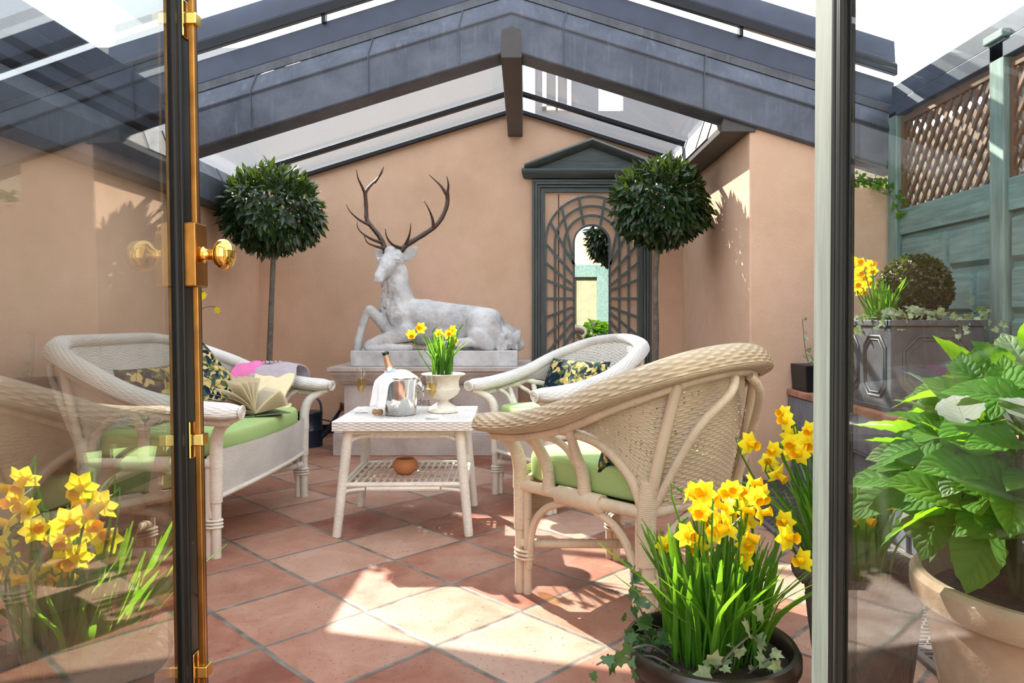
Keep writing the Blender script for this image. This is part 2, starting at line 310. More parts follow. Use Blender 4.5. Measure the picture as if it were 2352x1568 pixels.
# ------------------------------------------------------------------ mesh builder
class MB:
    def __init__(s): s.v = []; s.f = []; s.uv = []; s.mi = []; s.cur = 0
    def _add(s, vs, fs, uvs=None):
        o = len(s.v); s.v += [tuple(p) for p in vs]
        for k, f in enumerate(fs):
            s.f.append([i + o for i in f]); s.mi.append(s.cur)
            s.uv.append(uvs[k] if uvs else [(0, 0)] * len(f))
        return s
    def box(s, c, size, rot=None):
        x, y, z = (q / 2 for q in size); R = rot or Matrix.Identity(3); c = V(c)
        vs = [c + R @ V((a * x, b * y, d * z)) for a in (-1, 1) for b in (-1, 1) for d in (-1, 1)]
        return s._add(vs, [(0, 1, 3, 2), (4, 6, 7, 5), (0, 4, 5, 1), (2, 3, 7, 6), (0, 2, 6, 4), (1, 5, 7, 3)])
    def bx(s, x0, x1, y0, y1, z0, z1): return s.box(((x0 + x1) / 2, (y0 + y1) / 2, (z0 + z1) / 2), (abs(x1 - x0), abs(y1 - y0), abs(z1 - z0)))
    def bar(s, a, b, w, h, up=(0, 0, 1)):
        a, b = V(a), V(b); d = b - a; l = d.length; d.normalize(); u = V(up)
        x = d.cross(u); 
        if x.length < 1e-4: x = d.cross(V((1, 0, 0)))
        x.normalize(); z = x.cross(d)
        return s.box((a + b) / 2, (w, l, h), Matrix((x, d, z)).transposed())
    def tube(s, path, r, n=8, closed=False, cap=True, ecc=1.0, up=None):
        P = [V(p) for p in path]; m = len(P); R = list(r) if hasattr(r, '__len__') else [r] * m
        if not closed and up is None and False: pass
        T = []
        for i in range(m):
            a = P[(i - 1) % m] if (closed or i) else P[0]; b = P[(i + 1) % m] if (closed or i < m - 1) else P[-1]
            t = b - a; T.append(t.normalized() if t.length > 1e-9 else V((0, 0, 1)))
        ref = V(up) if up else (V((0, 0, 1)) if abs(T[0].z) < .9 else V((1, 0, 0)))
        nx = T[0].cross(ref).normalized(); vs = []; ln = 0; lens = []
        for i in range(m):
            if i:
                ln += (P[i] - P[i - 1]).length
                nx = nx - T[i] * nx.dot(T[i])
                nx = nx.normalized() if nx.length > 1e-6 else T[i].orthogonal().normalized()
            lens.append(ln); ny = T[i].cross(nx)
            for k in range(n):
                a = 2 * PI * k / n; vs.append(P[i] + nx * (math.cos(a) * R[i]) + ny * (math.sin(a) * R[i] * ecc))
        fs = []; uvs = []
        rr = max(R) if m else 0
        for i in range(m if closed else m - 1):
            j = (i + 1) % m
            u0, u1 = lens[i], (lens[j] if j else ln + (P[0] - P[-1]).length)
            for k in range(n):
                q = (k + 1) % n; v0, v1 = k / n * 2 * PI * rr, (k + 1) / n * 2 * PI * rr
                fs.append((i * n + k, i * n + q, j * n + q, j * n + k)); uvs.append([(u0, v0), (u0, v1), (u1, v1), (u1, v0)])
        if cap and not closed:
            fs.append(tuple(range(n - 1, -1, -1))); uvs.append([(0, 0)] * n)
            fs.append(tuple((m - 1) * n + k for k in range(n))); uvs.append([(ln, 0)] * n)
        return s._add(vs, fs, uvs)
    def lathe(s, prof, n=32, c=(0, 0, 0), cap=True, rot=None):
        c = V(c); R = rot or Matrix.Identity(3); vs = []; m = len(prof)
        for r, z in prof:
            for k in range(n):
                a = 2 * PI * k / n; vs.append(c + R @ V((r * math.cos(a), r * math.sin(a), z)))
        fs = [(i * n + k, i * n + (k + 1) % n, (i + 1) * n + (k + 1) % n, (i + 1) * n + k) for i in range(m - 1) for k in range(n)]
        if cap:
            if prof[0][0] > 1e-6: fs.append(tuple(range(n - 1, -1, -1)))
            if prof[-1][0] > 1e-6: fs.append(tuple((m - 1) * n + k for k in range(n)))
        return s._add(vs, fs)
    def prism(s, poly, a, b):
        """poly: list of points (Vector) on one end; a, b offsets of the two ends"""
        n = len(poly); a, b = V(a), V(b)
        vs = [V(p) + a for p in poly] + [V(p) + b for p in poly]
        fs = [tuple(range(n - 1, -1, -1)), tuple(range(n, 2 * n))] + [(k, (k + 1) % n, n + (k + 1) % n, n + k) for k in range(n)]
        return s._add(vs, fs)
    def loft(s, secs, closed_sec=True, cap=True):
        n = len(secs[0]); vs = [p for q in secs for p in q]; fs = []
        for i in range(len(secs) - 1):
            for k in range(n if closed_sec else n - 1):
                q = (k + 1) % n; fs.append((i * n + k, i * n + q, (i + 1) * n + q, (i + 1) * n + k))
        if cap and closed_sec: fs += [tuple(range(n - 1, -1, -1)), tuple((len(secs) - 1) * n + k for k in range(n))]
        return s._add(vs, fs)
    def grid(s, P, uv=True):
        nu, nv = len(P), len(P[0]); vs = [p for r in P for p in r]; fs = []; uvs = []
        for i in range(nu - 1):
            for j in range(nv - 1):
                fs.append((i * nv + j, (i + 1) * nv + j, (i + 1) * nv + j + 1, i * nv + j + 1))
                a, b, c, d = i / (nu - 1), (i + 1) / (nu - 1), j / (nv - 1), (j + 1) / (nv - 1)
                uvs.append([(a, c), (b, c), (b, d), (a, d)])
        return s._add(vs, fs, uvs)
    def capsule(s, p0, r0, p1, r1, n=14):
        p0, p1 = V(p0), V(p1); d = p1 - p0; l = d.length
        if l < 1e-6: d = V((0, 0, 1))
        d = d.normalized(); path = []; rr = []
        for k in range(5): a = PI / 2 * (1 - k / 4); path.append(p0 - d * r0 * math.sin(a)); rr.append(max(1e-3, r0 * math.cos(a)))
        for k in range(5): a = PI / 2 * k / 4; path.append(p1 + d * r1 * math.sin(a)); rr.append(max(1e-3, r1 * math.cos(a)))
        return s.tube(path, rr, n)
    def ball(s, c, rad, rot=None, n=16):
        rx, ry, rz = rad if hasattr(rad, '__len__') else (rad,) * 3; R = rot or Matrix.Identity(3); c = V(c); vs = []
        m = n // 2
        for i in range(m + 1):
            t = PI * i / m; st = max(.001, math.sin(t))
            for k in range(n):
                a = 2 * PI * k / n; vs.append(c + R @ V((rx * st * math.cos(a), ry * st * math.sin(a), -rz * math.cos(t))))
        fs = [(i * n + k, i * n + (k + 1) % n, (i + 1) * n + (k + 1) % n, (i + 1) * n + k) for i in range(m) for k in range(n)]
        return s._add(vs, fs)

def link(name, me, parent=None):
    o = bpy.data.objects.new(name, me); COL.objects.link(o)
    if parent: o.parent = parent
    return o
def rootof(o):
    while o.parent: o = o.parent
    return o
def obj(name, mb, mat, parent=None, smooth=True, bev=0, world=False, ang=40):
    me = bpy.data.meshes.new(name)
    vs = mb.v
    if world and parent:
        r = rootof(parent).location; vs = [(p[0] - r.x, p[1] - r.y, p[2] - r.z) for p in vs]
    me.from_pydata(vs, [], mb.f)
    uvl = me.uv_layers.new(name='UVMap')
    uvl.data.foreach_set('uv', np.array([c for f in mb.uv for c in f], dtype=np.float32).ravel())
    mats = mat if isinstance(mat, (list, tuple)) else [mat]
    for q in mats: me.materials.append(q)
    if len(mats) > 1: me.polygons.foreach_set('material_index', np.array(mb.mi, dtype=np.int32))
    me.polygons.foreach_set('use_smooth', np.full(len(mb.f), smooth, dtype=bool))
    me.update()
    if smooth: me.set_sharp_from_angle(angle=math.radians(ang))
    o = link(name, me, parent)
    if bev:
        b = o.modifiers.new('bevel', 'BEVEL'); b.width = bev; b.segments = 2; b.limit_method = 'ANGLE'
    return o
def thing(name, label, cat, loc=(0, 0, 0), rotz=0, group=None, rot=None):
    o = bpy.data.objects.new(name, None); COL.objects.link(o); o.empty_display_size = .1
    o.location = loc; o.rotation_euler = rot or (0, 0, rotz); o['label'] = label; o['category'] = cat
    if group: o['group'] = group
    return o
def tag(o, label, cat, group=None):
    o['label'] = label; o['category'] = cat
    if group: o['group'] = group
    return o
def struct(o): o['kind'] = 'structure'; return o
def copy_tree(o, parent=None):
    c = o.copy(); COL.objects.link(c); c.parent = parent
    for ch in list(o.children): copy_tree(ch, c)
    return c

# ------------------------------------------------------------------ curves, weave, leaf scatter
def crom(pts, n=40, closed=False):
    P = np.array([tuple(p) for p in pts], float)
    if closed: Q = np.vstack([P[-1], P, P[0], P[1]])
    else: Q = np.vstack([2 * P[0] - P[1], P, 2 * P[-1] - P[-2]])
    out = []
    segs = len(Q) - 3
    for i in range(segs):
        p0, p1, p2, p3 = Q[i:i + 4]; t = np.linspace(0, 1, 24, endpoint=False)[:, None]
        out.append(.5 * (2 * p1 + (p2 - p0) * t + (2 * p0 - 5 * p1 + 4 * p2 - p3) * t ** 2 + (3 * p1 - p0 - 3 * p2 + p3) * t ** 3))
    if not closed: out.append(P[-1:])
    A = np.vstack(out)
    if closed: A = np.vstack([A, A[:1]])
    d = np.r_[0, np.cumsum(np.linalg.norm(np.diff(A, axis=0), axis=1))]
    s = np.linspace(0, d[-1], n)
    return np.stack([np.interp(s, d, A[:, k]) for k in range(A.shape[1])], 1)
def smooth_tube(mb, pts, r, n=8, m=20, closed=False):
    A = crom(pts, m, closed); 
    if hasattr(r, '__len__'): r = np.interp(np.linspace(0, 1, m), np.linspace(0, 1, len(r)), r)
    if closed: A = A[:-1]; r = r[:-1] if hasattr(r, '__len__') else r
    return mb.tube([V(p) for p in A], r, n, closed)

def weave(name, fn, mat, parent, w=.0055, p=.026, amp=.0022, holes=False, closed=False, fine=1.0):
    """Real woven relief over the surface fn(s, t): strands run along s, stakes along t."""
    s = np.linspace(0, 1, 80); t = np.linspace(0, 1, 80)
    P = fn(s[:, None] + 0 * t[None], t[None] + 0 * s[:, None])
    Lu = np.linalg.norm(np.diff(P, axis=0), axis=2).sum(0).mean(); Lv = np.linalg.norm(np.diff(P, axis=1), axis=2).sum(1).mean()
    nk = max(2, round(Lv / w)); 
    if closed and nk % 2: nk += 1
    nu = int(Lu / p * 6 * fine) + 2; nv = nk * 4 + 1
    s = np.linspace(0, 1, nu); t = np.linspace(0, 1, nv)
    S, T_ = np.meshgrid(s, t, indexing='ij')
    P = fn(S, T_)
    du = np.gradient(P, axis=0); dv = np.gradient(P, axis=1); n = np.cross(du, dv)
    n /= np.maximum(np.linalg.norm(n, axis=2, keepdims=True), 1e-9)
    kk = T_ * nk; k = np.minimum(np.floor(kk), nk - 1); fr = kk - k
    prof = np.sqrt(np.maximum(0, 1 - (2 * fr - 1) ** 2))
    sn = np.sin(PI * S * Lu / p) * np.where(k % 2, 1, -1)
    sgn = np.sign(sn) * np.abs(sn) ** .6
    h = amp * (prof * (1.2 + .8 * sgn) - 1.0)
    P = P + n * h[..., None]
    idx = np.arange(nu * nv).reshape(nu, nv)
    q = np.stack([idx[:-1, :-1], idx[1:, :-1], idx[1:, 1:], idx[:-1, 1:]], -1)
    if holes:
        cu = np.abs(np.cos(PI * (S * Lu / p)))[:-1, :-1]
        j4 = np.arange(nv - 1)[None, :] % 4
        hole = (cu > .72) & ((j4 == 0) | (j4 == 3)) & (rng.random(cu.shape) < .12)
        q = q[~hole]
    q = q.reshape(-1, 4)
    me = bpy.data.meshes.new(name)
    me.vertices.add(nu * nv); me.vertices.foreach_set('co', P.astype(np.float32).ravel())
    me.loops.add(q.size); me.loops.foreach_set('vertex_index', q.astype(np.int32).ravel())
    me.polygons.add(len(q)); me.polygons.foreach_set('loop_start', np.arange(0, q.size, 4, dtype=np.int32))
    me.polygons.foreach_set('use_smooth', np.ones(len(q), dtype=bool))
    me.materials.append(mat); me.update(calc_edges=True)
    return link(name, me, parent)

def leaf_template(l=1., w=.32, fold=.12, droop=.15, st=5):
    vs = []; fs = []
    for i in range(st):
        t = i / (st - 1); ww = w * (math.sin(PI * t ** .8) ** .8 if 0 < t < 1 else 0.02); z = -droop * t * t
        vs += [(-ww, t * l, z + fold * ww), (0, t * l, z), (ww, t * l, z + fold * ww)]
    for i in range(st - 1):
        a = i * 3; fs += [(a, a + 1, a + 4, a + 3), (a + 1, a + 2, a + 5, a + 4)]
    return np.array(vs), fs
def lobed_template():
    """flat ivy leaf with five lobes"""
    o = [(0, 0), (.28, -.12), (.5, .12), (.34, .34), (.42, .62), (.18, .62), (0, 1.0), (-.18, .62), (-.42, .62), (-.34, .34), (-.5, .12), (-.28, -.12)]
    vs = [(0, .35, -.05)] + [(x, y, .05 * abs(x) - .12 * y * y) for x, y in o]
    return np.array(vs), [(0, i + 1, (i + 1) % 12 + 1) for i in range(12)]
def serrate_template(l=1., w=.40, st=13):
    vs = []; fs = []; us = []
    Q = (-1, -.72, -.4, 0, .4, .72, 1)
    for i in range(st):
        t = i / (st - 1); ww = w * (math.sin(PI * t ** .72) ** .7 if 0 < t < 1 else .01)
        for q in Q:
            ed = 1 + (.07 if (i % 2 and abs(q) == 1) else 0)
            z = .30 * abs(q) ** 1.4 * ww - .34 * t * t + (.022 if i % 2 else -.008) * abs(q) * (1 - .5 * abs(q)) - .10 * ww * q * q * (t > .5)
            vs.append((q * ww * ed, t * l - (.05 * abs(q) if i % 2 else 0), z)); us.append((t, q * .5 + .5))
    for i in range(st - 1):
        for j in range(6): a = i * 7 + j; fs.append((a, a + 1, a + 8, a + 7))
    return np.array(vs), fs, us
def frames(d, n):
    d = d / np.linalg.norm(d, axis=1, keepdims=True)
    x = np.cross(d, n); x /= np.maximum(np.linalg.norm(x, axis=1, keepdims=True), 1e-6)
    z = np.cross(x, d); return np.stack([x, d, z], 2)
def scatter(mb, tmpl, R, pos, sc):
    tv, tf = tmpl[:2]; tu = tmpl[2] if len(tmpl) > 2 else None
    W = np.einsum('nij,vj->nvi', R, tv) * np.asarray(sc)[:, None, None] + pos[:, None, :]
    k = len(tv); o = len(mb.v); mb.v += [tuple(p) for p in W.reshape(-1, 3)]
    for i in range(len(pos)):
        for f in tf: mb.f.append([o + i * k + j for j in f]); mb.uv.append([tu[j] for j in f] if tu else [(0, 0)] * len(f)); mb.mi.append(mb.cur)
def sph(n):
    d = rng.normal(size=(n, 3)); return d / np.linalg.norm(d, axis=1, keepdims=True)
# ================================================================== camera, sky, sun
cam = bpy.data.cameras.new('camera'); co = bpy.data.objects.new('camera', cam); COL.objects.link(co)
co.location = (0, 0, H); co.rotation_euler = (PI / 2, 0, 0)
cam.sensor_width = 36; cam.lens = F / 2352 * 36; cam.shift_x = (1176 - VX) / 2352; cam.shift_y = (VY - 784) / 2352
cam.clip_start = .02
SC.camera = co
w = bpy.data.worlds.new('sky'); SC.world = w; w.use_nodes = True
bg = w.node_tree.nodes['Background']; bg.inputs[0].default_value = (.88, .95, 1.04, 1); bg.inputs[1].default_value = 2.45
sun = bpy.data.lights.new('sun', 'SUN'); so = bpy.data.objects.new('sun', sun); COL.objects.link(so)
EL = math.radians(36)
sd = V((.56 * math.cos(EL), -.828 * math.cos(EL), -math.sin(EL)))
so.rotation_euler = sd.to_track_quat('-Z', 'Y').to_euler(); sun.energy = 15; sun.angle = .009; sun.color = (1, .94, .82)
vs_ = SC.view_settings; vs_.view_transform = 'Standard'; vs_.look = 'None'; vs_.exposure = 0.33; vs_.gamma = 1; vs_.use_curve_mapping = False
SC.cycles.max_bounces = 10; SC.cycles.transparent_max_bounces = 24; SC.cycles.caustics_reflective = False; SC.cycles.caustics_refractive = False
SC.cycles.sample_clamp_indirect = 6; SC.cycles.use_denoising = True

# ================================================================== shell
XL, XR, YB, YW = -2.44, 1.455, 6.6, 4.645
def gz(x, off=0): return 2.958 - .31 * abs(x + .09) + off       # glass line of the gable
m = MB(); m.bx(-4, 6, -2.5, 9, -.12, 0); struct(obj('floor', m, M['tiles'], smooth=False))
m = MB(); m.prism([(x, 0, z) for x, z in ((-2.6, -.02), (1.5, -.02), (1.5, gz(1.5)), (-.09, gz(-.09)), (-2.6, gz(-2.6)))], (0, YB, 0), (0, YB + .18, 0))
struct(obj('wall_back', m, M['stucco'], smooth=False))
m = MB(); m.bx(-2.62, XL, .5, YB, -.02, 2.02); struct(obj('wall_left', m, M['stucco'], smooth=False))
m = MB(); m.prism([V((x, 0, z)) for x, z in ((XR, -.02), (2.36, -.02), (2.36, 1.9), (1.93, 1.9), (1.93, 2.46), (XR, 2.46))], (0, YW, 0), (0, YB + .18, 0))
struct(obj('wall_right', m, M['stucco'], smooth=False, bev=.012))
m = MB(); m.bx(-2.62, -.74, .42, .52, -.02, 2.5); m.bx(.52, .8, .42, .52, -.02, 2.5); m.bx(1.5, 3.2, .42, .52, -.02, 2.5); m.bx(.8, 1.5, .42, .52, -.02, .4); m.bx(.8, 1.5, .42, .52, 2.0, 2.5)
struct(obj('wall_front', m, M['stucco'], smooth=False))
m = MB()
for x0, x1 in ((-.74, -.66), (.44, .52)): m.bx(x0, x1, .40, .56, 0, 2.4)
m.bx(-.74, .52, .40, .56, 2.32, 2.42); struct(obj('trim_1', m, M['doorgreen'], smooth=False))
# garden-side window beside the door, seen in the trellis mirror
wn = struct(obj('window_2', MB().bx(.85, 1.45, .46, .49, .45, 1.95), simple('olive_blind', (.30, .29, .19), .8), smooth=False))
m = MB()
for x0, x1, z0, z1 in ((.8, .87, .4, 2.0), (1.27, 1.5, .4, 2.0), (.87, 1.27, 1.78, 2.0), (.87, 1.27, .4, .5)): m.bx(x0, x1, .44, .56, z0, z1)
obj('window_frame', m, M['fence'], wn, smooth=False, bev=.006)
m = MB(); m.bx(-2.44, -2.425, .52, YB, 0, .07); struct(obj('baseboard_left', m, M['black'], smooth=False))
m = MB(); m.bx(XL, XR, YB - .015, YB, 0, .08); struct(obj('baseboard_back', m, M['black'], smooth=False))

# ================================================================== roof
RX = -.085
def gable(mb, sec, zr, slope=.31, xl=-2.70, xr=2.40):
    """section (Y, dz) carried along both slopes of the gable; zr = height at the ridge"""
    secs = []
    for x in (xl, RX, xr):
        secs.append([V((x, y, zr - slope * abs(x - RX) + dz)) for y, dz in sec])
    return mb.loft(secs)
rb = struct(obj('roof_beam', gable(MB(), [(4.80, .0), (4.62, 0), (4.604, .01), (4.598, .23), (4.585, .245), (4.59, .262), (4.64, .37), (4.795, .37)], 2.765), M['lead'], smooth=True, bev=.006, ang=30))
m = gable(MB(), [(4.66, .372), (4.635, .372), (4.63, .42), (4.66, .435)], 2.765); obj('lead_flashing', m, M['leadgrey'], rb, ang=30)
m = MB()
for sx, x in ((-1, -1.0), (-1, -.42), (1, .25), (1, 1.15), (-1, -1.75)):
    z = 2.765 - .31 * abs(x - RX); sl = .31 * (1 if x < RX else -1)
    a = [V((x, 4.594, z + .02)), V((x, 4.588, z + .235)), V((x, 4.58, z + .262)), V((x + .02, 4.632, z + .375))]
    m.tube(a, .004, 5)
obj('lead_seam', m, M['lead'], rb)
m = gable(MB(), [(4.70, .44), (4.665, .44), (4.665, .59), (4.70, .59)], 2.765); struct(obj('roof_skylight_kerb', m, M['frameblue'], smooth=False, bev=.004))
sk = struct(obj('roof_skylight_frame', gable(MB(), [(4.66, .625), (4.62, .625), (4.62, .69), (4.64, .71), (4.66, .71)], 2.765), M['frame'], smooth=False, bev=.004))
obj('frame_rail', gable(MB(), [(4.76, .70), (4.645, .70), (4.66, .855), (4.76, .855)], 2.765), M['frameblue'], sk, smooth=False, bev=.004)
obj('glass_edge', gable(MB(), [(4.74, .855), (4.735, .855), (4.735, 1.03), (4.74, 1.03)], 2.765), M['dirtyglass'], sk, smooth=False)
m = MB()
for k in range(5): x = -2.2 + k * .9; z = 2.765 - .31 * abs(x - RX); m.bx(x - .012, x + .012, 4.635, 4.69, z + .575, z + .64)
obj('spacer_block', m, M['frame'], sk, smooth=False)
struct(obj('ridge_beam', MB().bx(RX - .068, RX + .068, 4.60, YB, 2.72, 2.93), M['brownbeam'], smooth=False, bev=.006))
# rear skylight
win = struct(obj('window_1', gable(MB(), [(6.06, -.035), (6.0, -.035), (6.0, .0), (6.06, .0)], 2.975, xl=-2.36, xr=1.36), M['frame'], smooth=False, bev=.004))
obj('glazing_bar', gable(MB(), [(6.6, -.03), (6.55, -.03), (6.55, .0), (6.6, .0)], 2.975, xl=-2.36, xr=1.36), M['frame'], win, smooth=False)
for y0, y1 in ((4.62, 6.0), (6.06, 6.55)):
    for x0, x1 in ((-2.40, RX - .03), (RX + .03, 1.40)):
        za, zb = 2.975 - .31 * abs(x0 - RX), 2.975 - .31 * abs(x1 - RX)
        obj('roof_pane', MB().loft([[V((x0, y0, za)), V((x0, y1, za)), V((x0, y1, za + .008)), V((x0, y0, za + .008))], [V((x1, y0, zb)), V((x1, y1, zb)), V((x1, y1, zb + .008)), V((x1, y0, zb + .008))]]), M['roofglass'], win, smooth=False)
# eaves
ev = struct(obj('roof_gutter', MB().loft([[V((x, y, z)) for x, z in ((-2.62, 1.90), (-2.33, 1.90), (-2.31, 1.92), (-2.31, 2.10), (-2.36, 2.20), (-2.62, 2.24))] for y in (.52, YB)]), M['lead'], smooth=True, ang=25))
m = MB()
for y in (5.5,): m.tube([(-2.31, y, 1.92), (-2.31, y, 2.1), (-2.36, y, 2.2)], .006, 5)
obj('gutter_seam', m, M['lead'], ev)
ev = struct(obj('roof_eaves_box', MB().loft([[V((x, y, z)) for x, z in ((1.27, 2.255), (1.49, 2.255), (1.49, 2.31), (1.456, 2.32), (1.456, 2.5), (1.33, 2.5), (1.27, 2.30))] for y in (4.63, YB)]), M['brownbeam'], smooth=False, bev=.004))
m = MB(); m.loft([[V((x, y, z)) for x, z in ((1.262, 2.30), (1.325, 2.50), (1.37, 2.52), (1.30, 2.30))] for y in (4.99, YB)])
obj('lead_upstand', m, M['leadgrey'], ev, smooth=False)
m = MB()
for y in (5.3, 5.85, 6.35): m.tube([(1.262, y, 2.305), (1.325, y, 2.505)], .008, 5)
obj('upstand_seam', m, M['leadgrey'], ev)

# front roof eaves on both sides
for nm, xa, xb in (('roof_eaves_left', -2.62, -2.31), ('roof_eaves_right', 2.33, 2.62)):
    m = MB(); s_ = 1 if xa < 0 else -1; x_in = xb if xa < 0 else xa; x_out = xa if xa < 0 else xb
    m.bx(x_out, x_in, .52, 4.60, 2.325, 2.41); m.bx(x_out, x_in - s_ * .02, .52, 4.60, 2.42, 2.53)
    if xa < 0: m.bx(x_out, x_in - s_ * .03, .52, 4.60, 2.235, 2.30)
    struct(obj(nm, m, M['frameblue'], smooth=False, bev=.004))

# glazed front roof
w3 = bpy.data.objects.new('window_3', None); COL.objects.link(w3); struct(w3)
for x0, x1 in ((-2.40, RX - .01), (RX + .01, 2.40)):
    za, zb = 3.62 - .31 * abs(x0 - RX), 3.62 - .31 * abs(x1 - RX)
    obj('roof_pane', MB().loft([[V((x0, y, za)) for y in (.5, 4.58)] + [V((x0, y, za + .01)) for y in (4.58, .5)], [V((x1, y, zb)) for y in (.5, 4.58)] + [V((x1, y, zb + .01)) for y in (4.58, .5)]]), M['frontglass'], w3, smooth=False)

# neighbours' buildings behind the back wall, seen through the roof glass
nb = thing('rendered_house', 'pale grey rendered house beyond the left roof panes', 'house', (-3.6, 10.2, 0))
obj('house_wall', MB().bx(-9, -.02, 10.2, 10.5, 0, 4.9), simple('grey_render', (.27, .27, .265), .95, var=.12, vs=70, bmp=.3, bs=60), nb, world=True, smooth=False)
nb = thing('slate_house', 'darker grey slate hung house beyond the right roof panes', 'house', (2.4, 10.2, 0))
obj('house_wall', MB().bx(.15, 1.05, 10.2, 10.5, 0, 4.9).bx(1.40, 2.9, 10.2, 10.5, 0, 4.9).bx(1.05, 1.40, 10.2, 10.5, 0, 4.0), simple('slate_hanging', (.20, .205, .22), .9, var=.12, vs=60, bmp=.3, bs=60), nb, world=True, smooth=False)
m = MB(); m.bx(.25, .31, 10.15, 10.2, 4.0, 4.75); m.bx(.60, .66, 10.15, 10.2, 4.0, 4.75); m.bx(.25, .66, 10.15, 10.2, 4.7, 4.75); m.bx(.25, .66, 10.15, 10.2, 4.0, 4.05); m.bx(.44, .47, 10.15, 10.2, 4.0, 4.75)
obj('window_frame', m, M['white'], nb, world=True, smooth=False)

# ================================================================== glazed doors
def door(name, x, y0, tilt, yl, glass, facemat, side):
    """side: +1 when the face towards the doorway looks to +X; y measured from the hinge"""
    r = bpy.data.objects.new(name, None); COL.objects.link(r); r.location = (x, y0, 0); r.rotation_euler = (0, tilt, 0); struct(r)
    hz, g1, b1, e1 = yl; h = .012
    obj('glass_pane', MB().bx(-.003, .003, .045, b1 + .005, .25, 2.12), glass, r, smooth=False)
    obj('hinge_stile', MB().bx(-h, h, 0, .05, .03, 2.25), M['black'], r, smooth=False, bev=.003)
    m = MB(); m.bx(-h, h, b1 + .012, e1, .03, 2.25); obj('meeting_stile', m, facemat, r, smooth=False, bev=.002)
    m = MB(); m.bx(-h + .0005, h - .0005, b1, b1 + .0125, .03, 2.25)
    m.tube([(side * .006, b1 - .001, .2), (side * .006, b1 - .001, 2.2)], .0055, 10); m.tube([(-side * .006, b1, .2), (-side * .006, b1, 2.2)], .004, 10)
    m.tube([(side * (h - .001), b1 + .012, .2), (side * (h - .001), b1 + .012, 2.2)], .004, 8)
    obj('glazing_bead', m, M['bead'], r)
    m = MB(); m.bx(-h, h, .05, b1, .03, .25); m.bx(-h, h, .05, b1, 2.12, 2.25); obj('rail', m, facemat, r, smooth=False, bev=.003)
    return r
dl = door('door_1', -.6335, .80, math.radians(-1.0), (0, 0, .539, .627), M['glass'], M['bead'], 1)
# full-height brass bolt on the meeting stile
bl = obj('door_bolt', MB().bx(.020, .032, .566, .578, .06, 2.2), M['brassold'], dl, smooth=False, bev=.002)
m = MB()
for z in (.38, .82, 1.62):
    m.bx(.012, .017, .556, .588, z - .035, z + .035); m.bx(.012, .039, .559, .585, z - .011, z + .011)
obj('bolt_guide', m, M['brass'], bl, smooth=False, bev=.002)
m = MB(); m.bx(.012, .036, .550, .602, 1.110, 1.232); obj('lock_case', m, M['brassold'], bl, smooth=False, bev=.003)
RY = Matrix.Rotation(PI / 2, 3, 'Y')
m = MB(); m.lathe([(0, .046), (.014, .046), (.016, .05), (.012, .053), (.010, .058), (.0105, .064), (.014, .070), (.024, .076), (.029, .083), (.030, .090), (.027, .098), (.019, .105), (.008, .108), (0, .109)], 28, (-.010, .576, 1.172), rot=RY)
obj('knob', m, M['brass'], bl, ang=60)
dr = door('door_2', .4206, .455, math.radians(.35), (0, 0, .502, .578), M['glassr'], M['doorgreen'], -1)

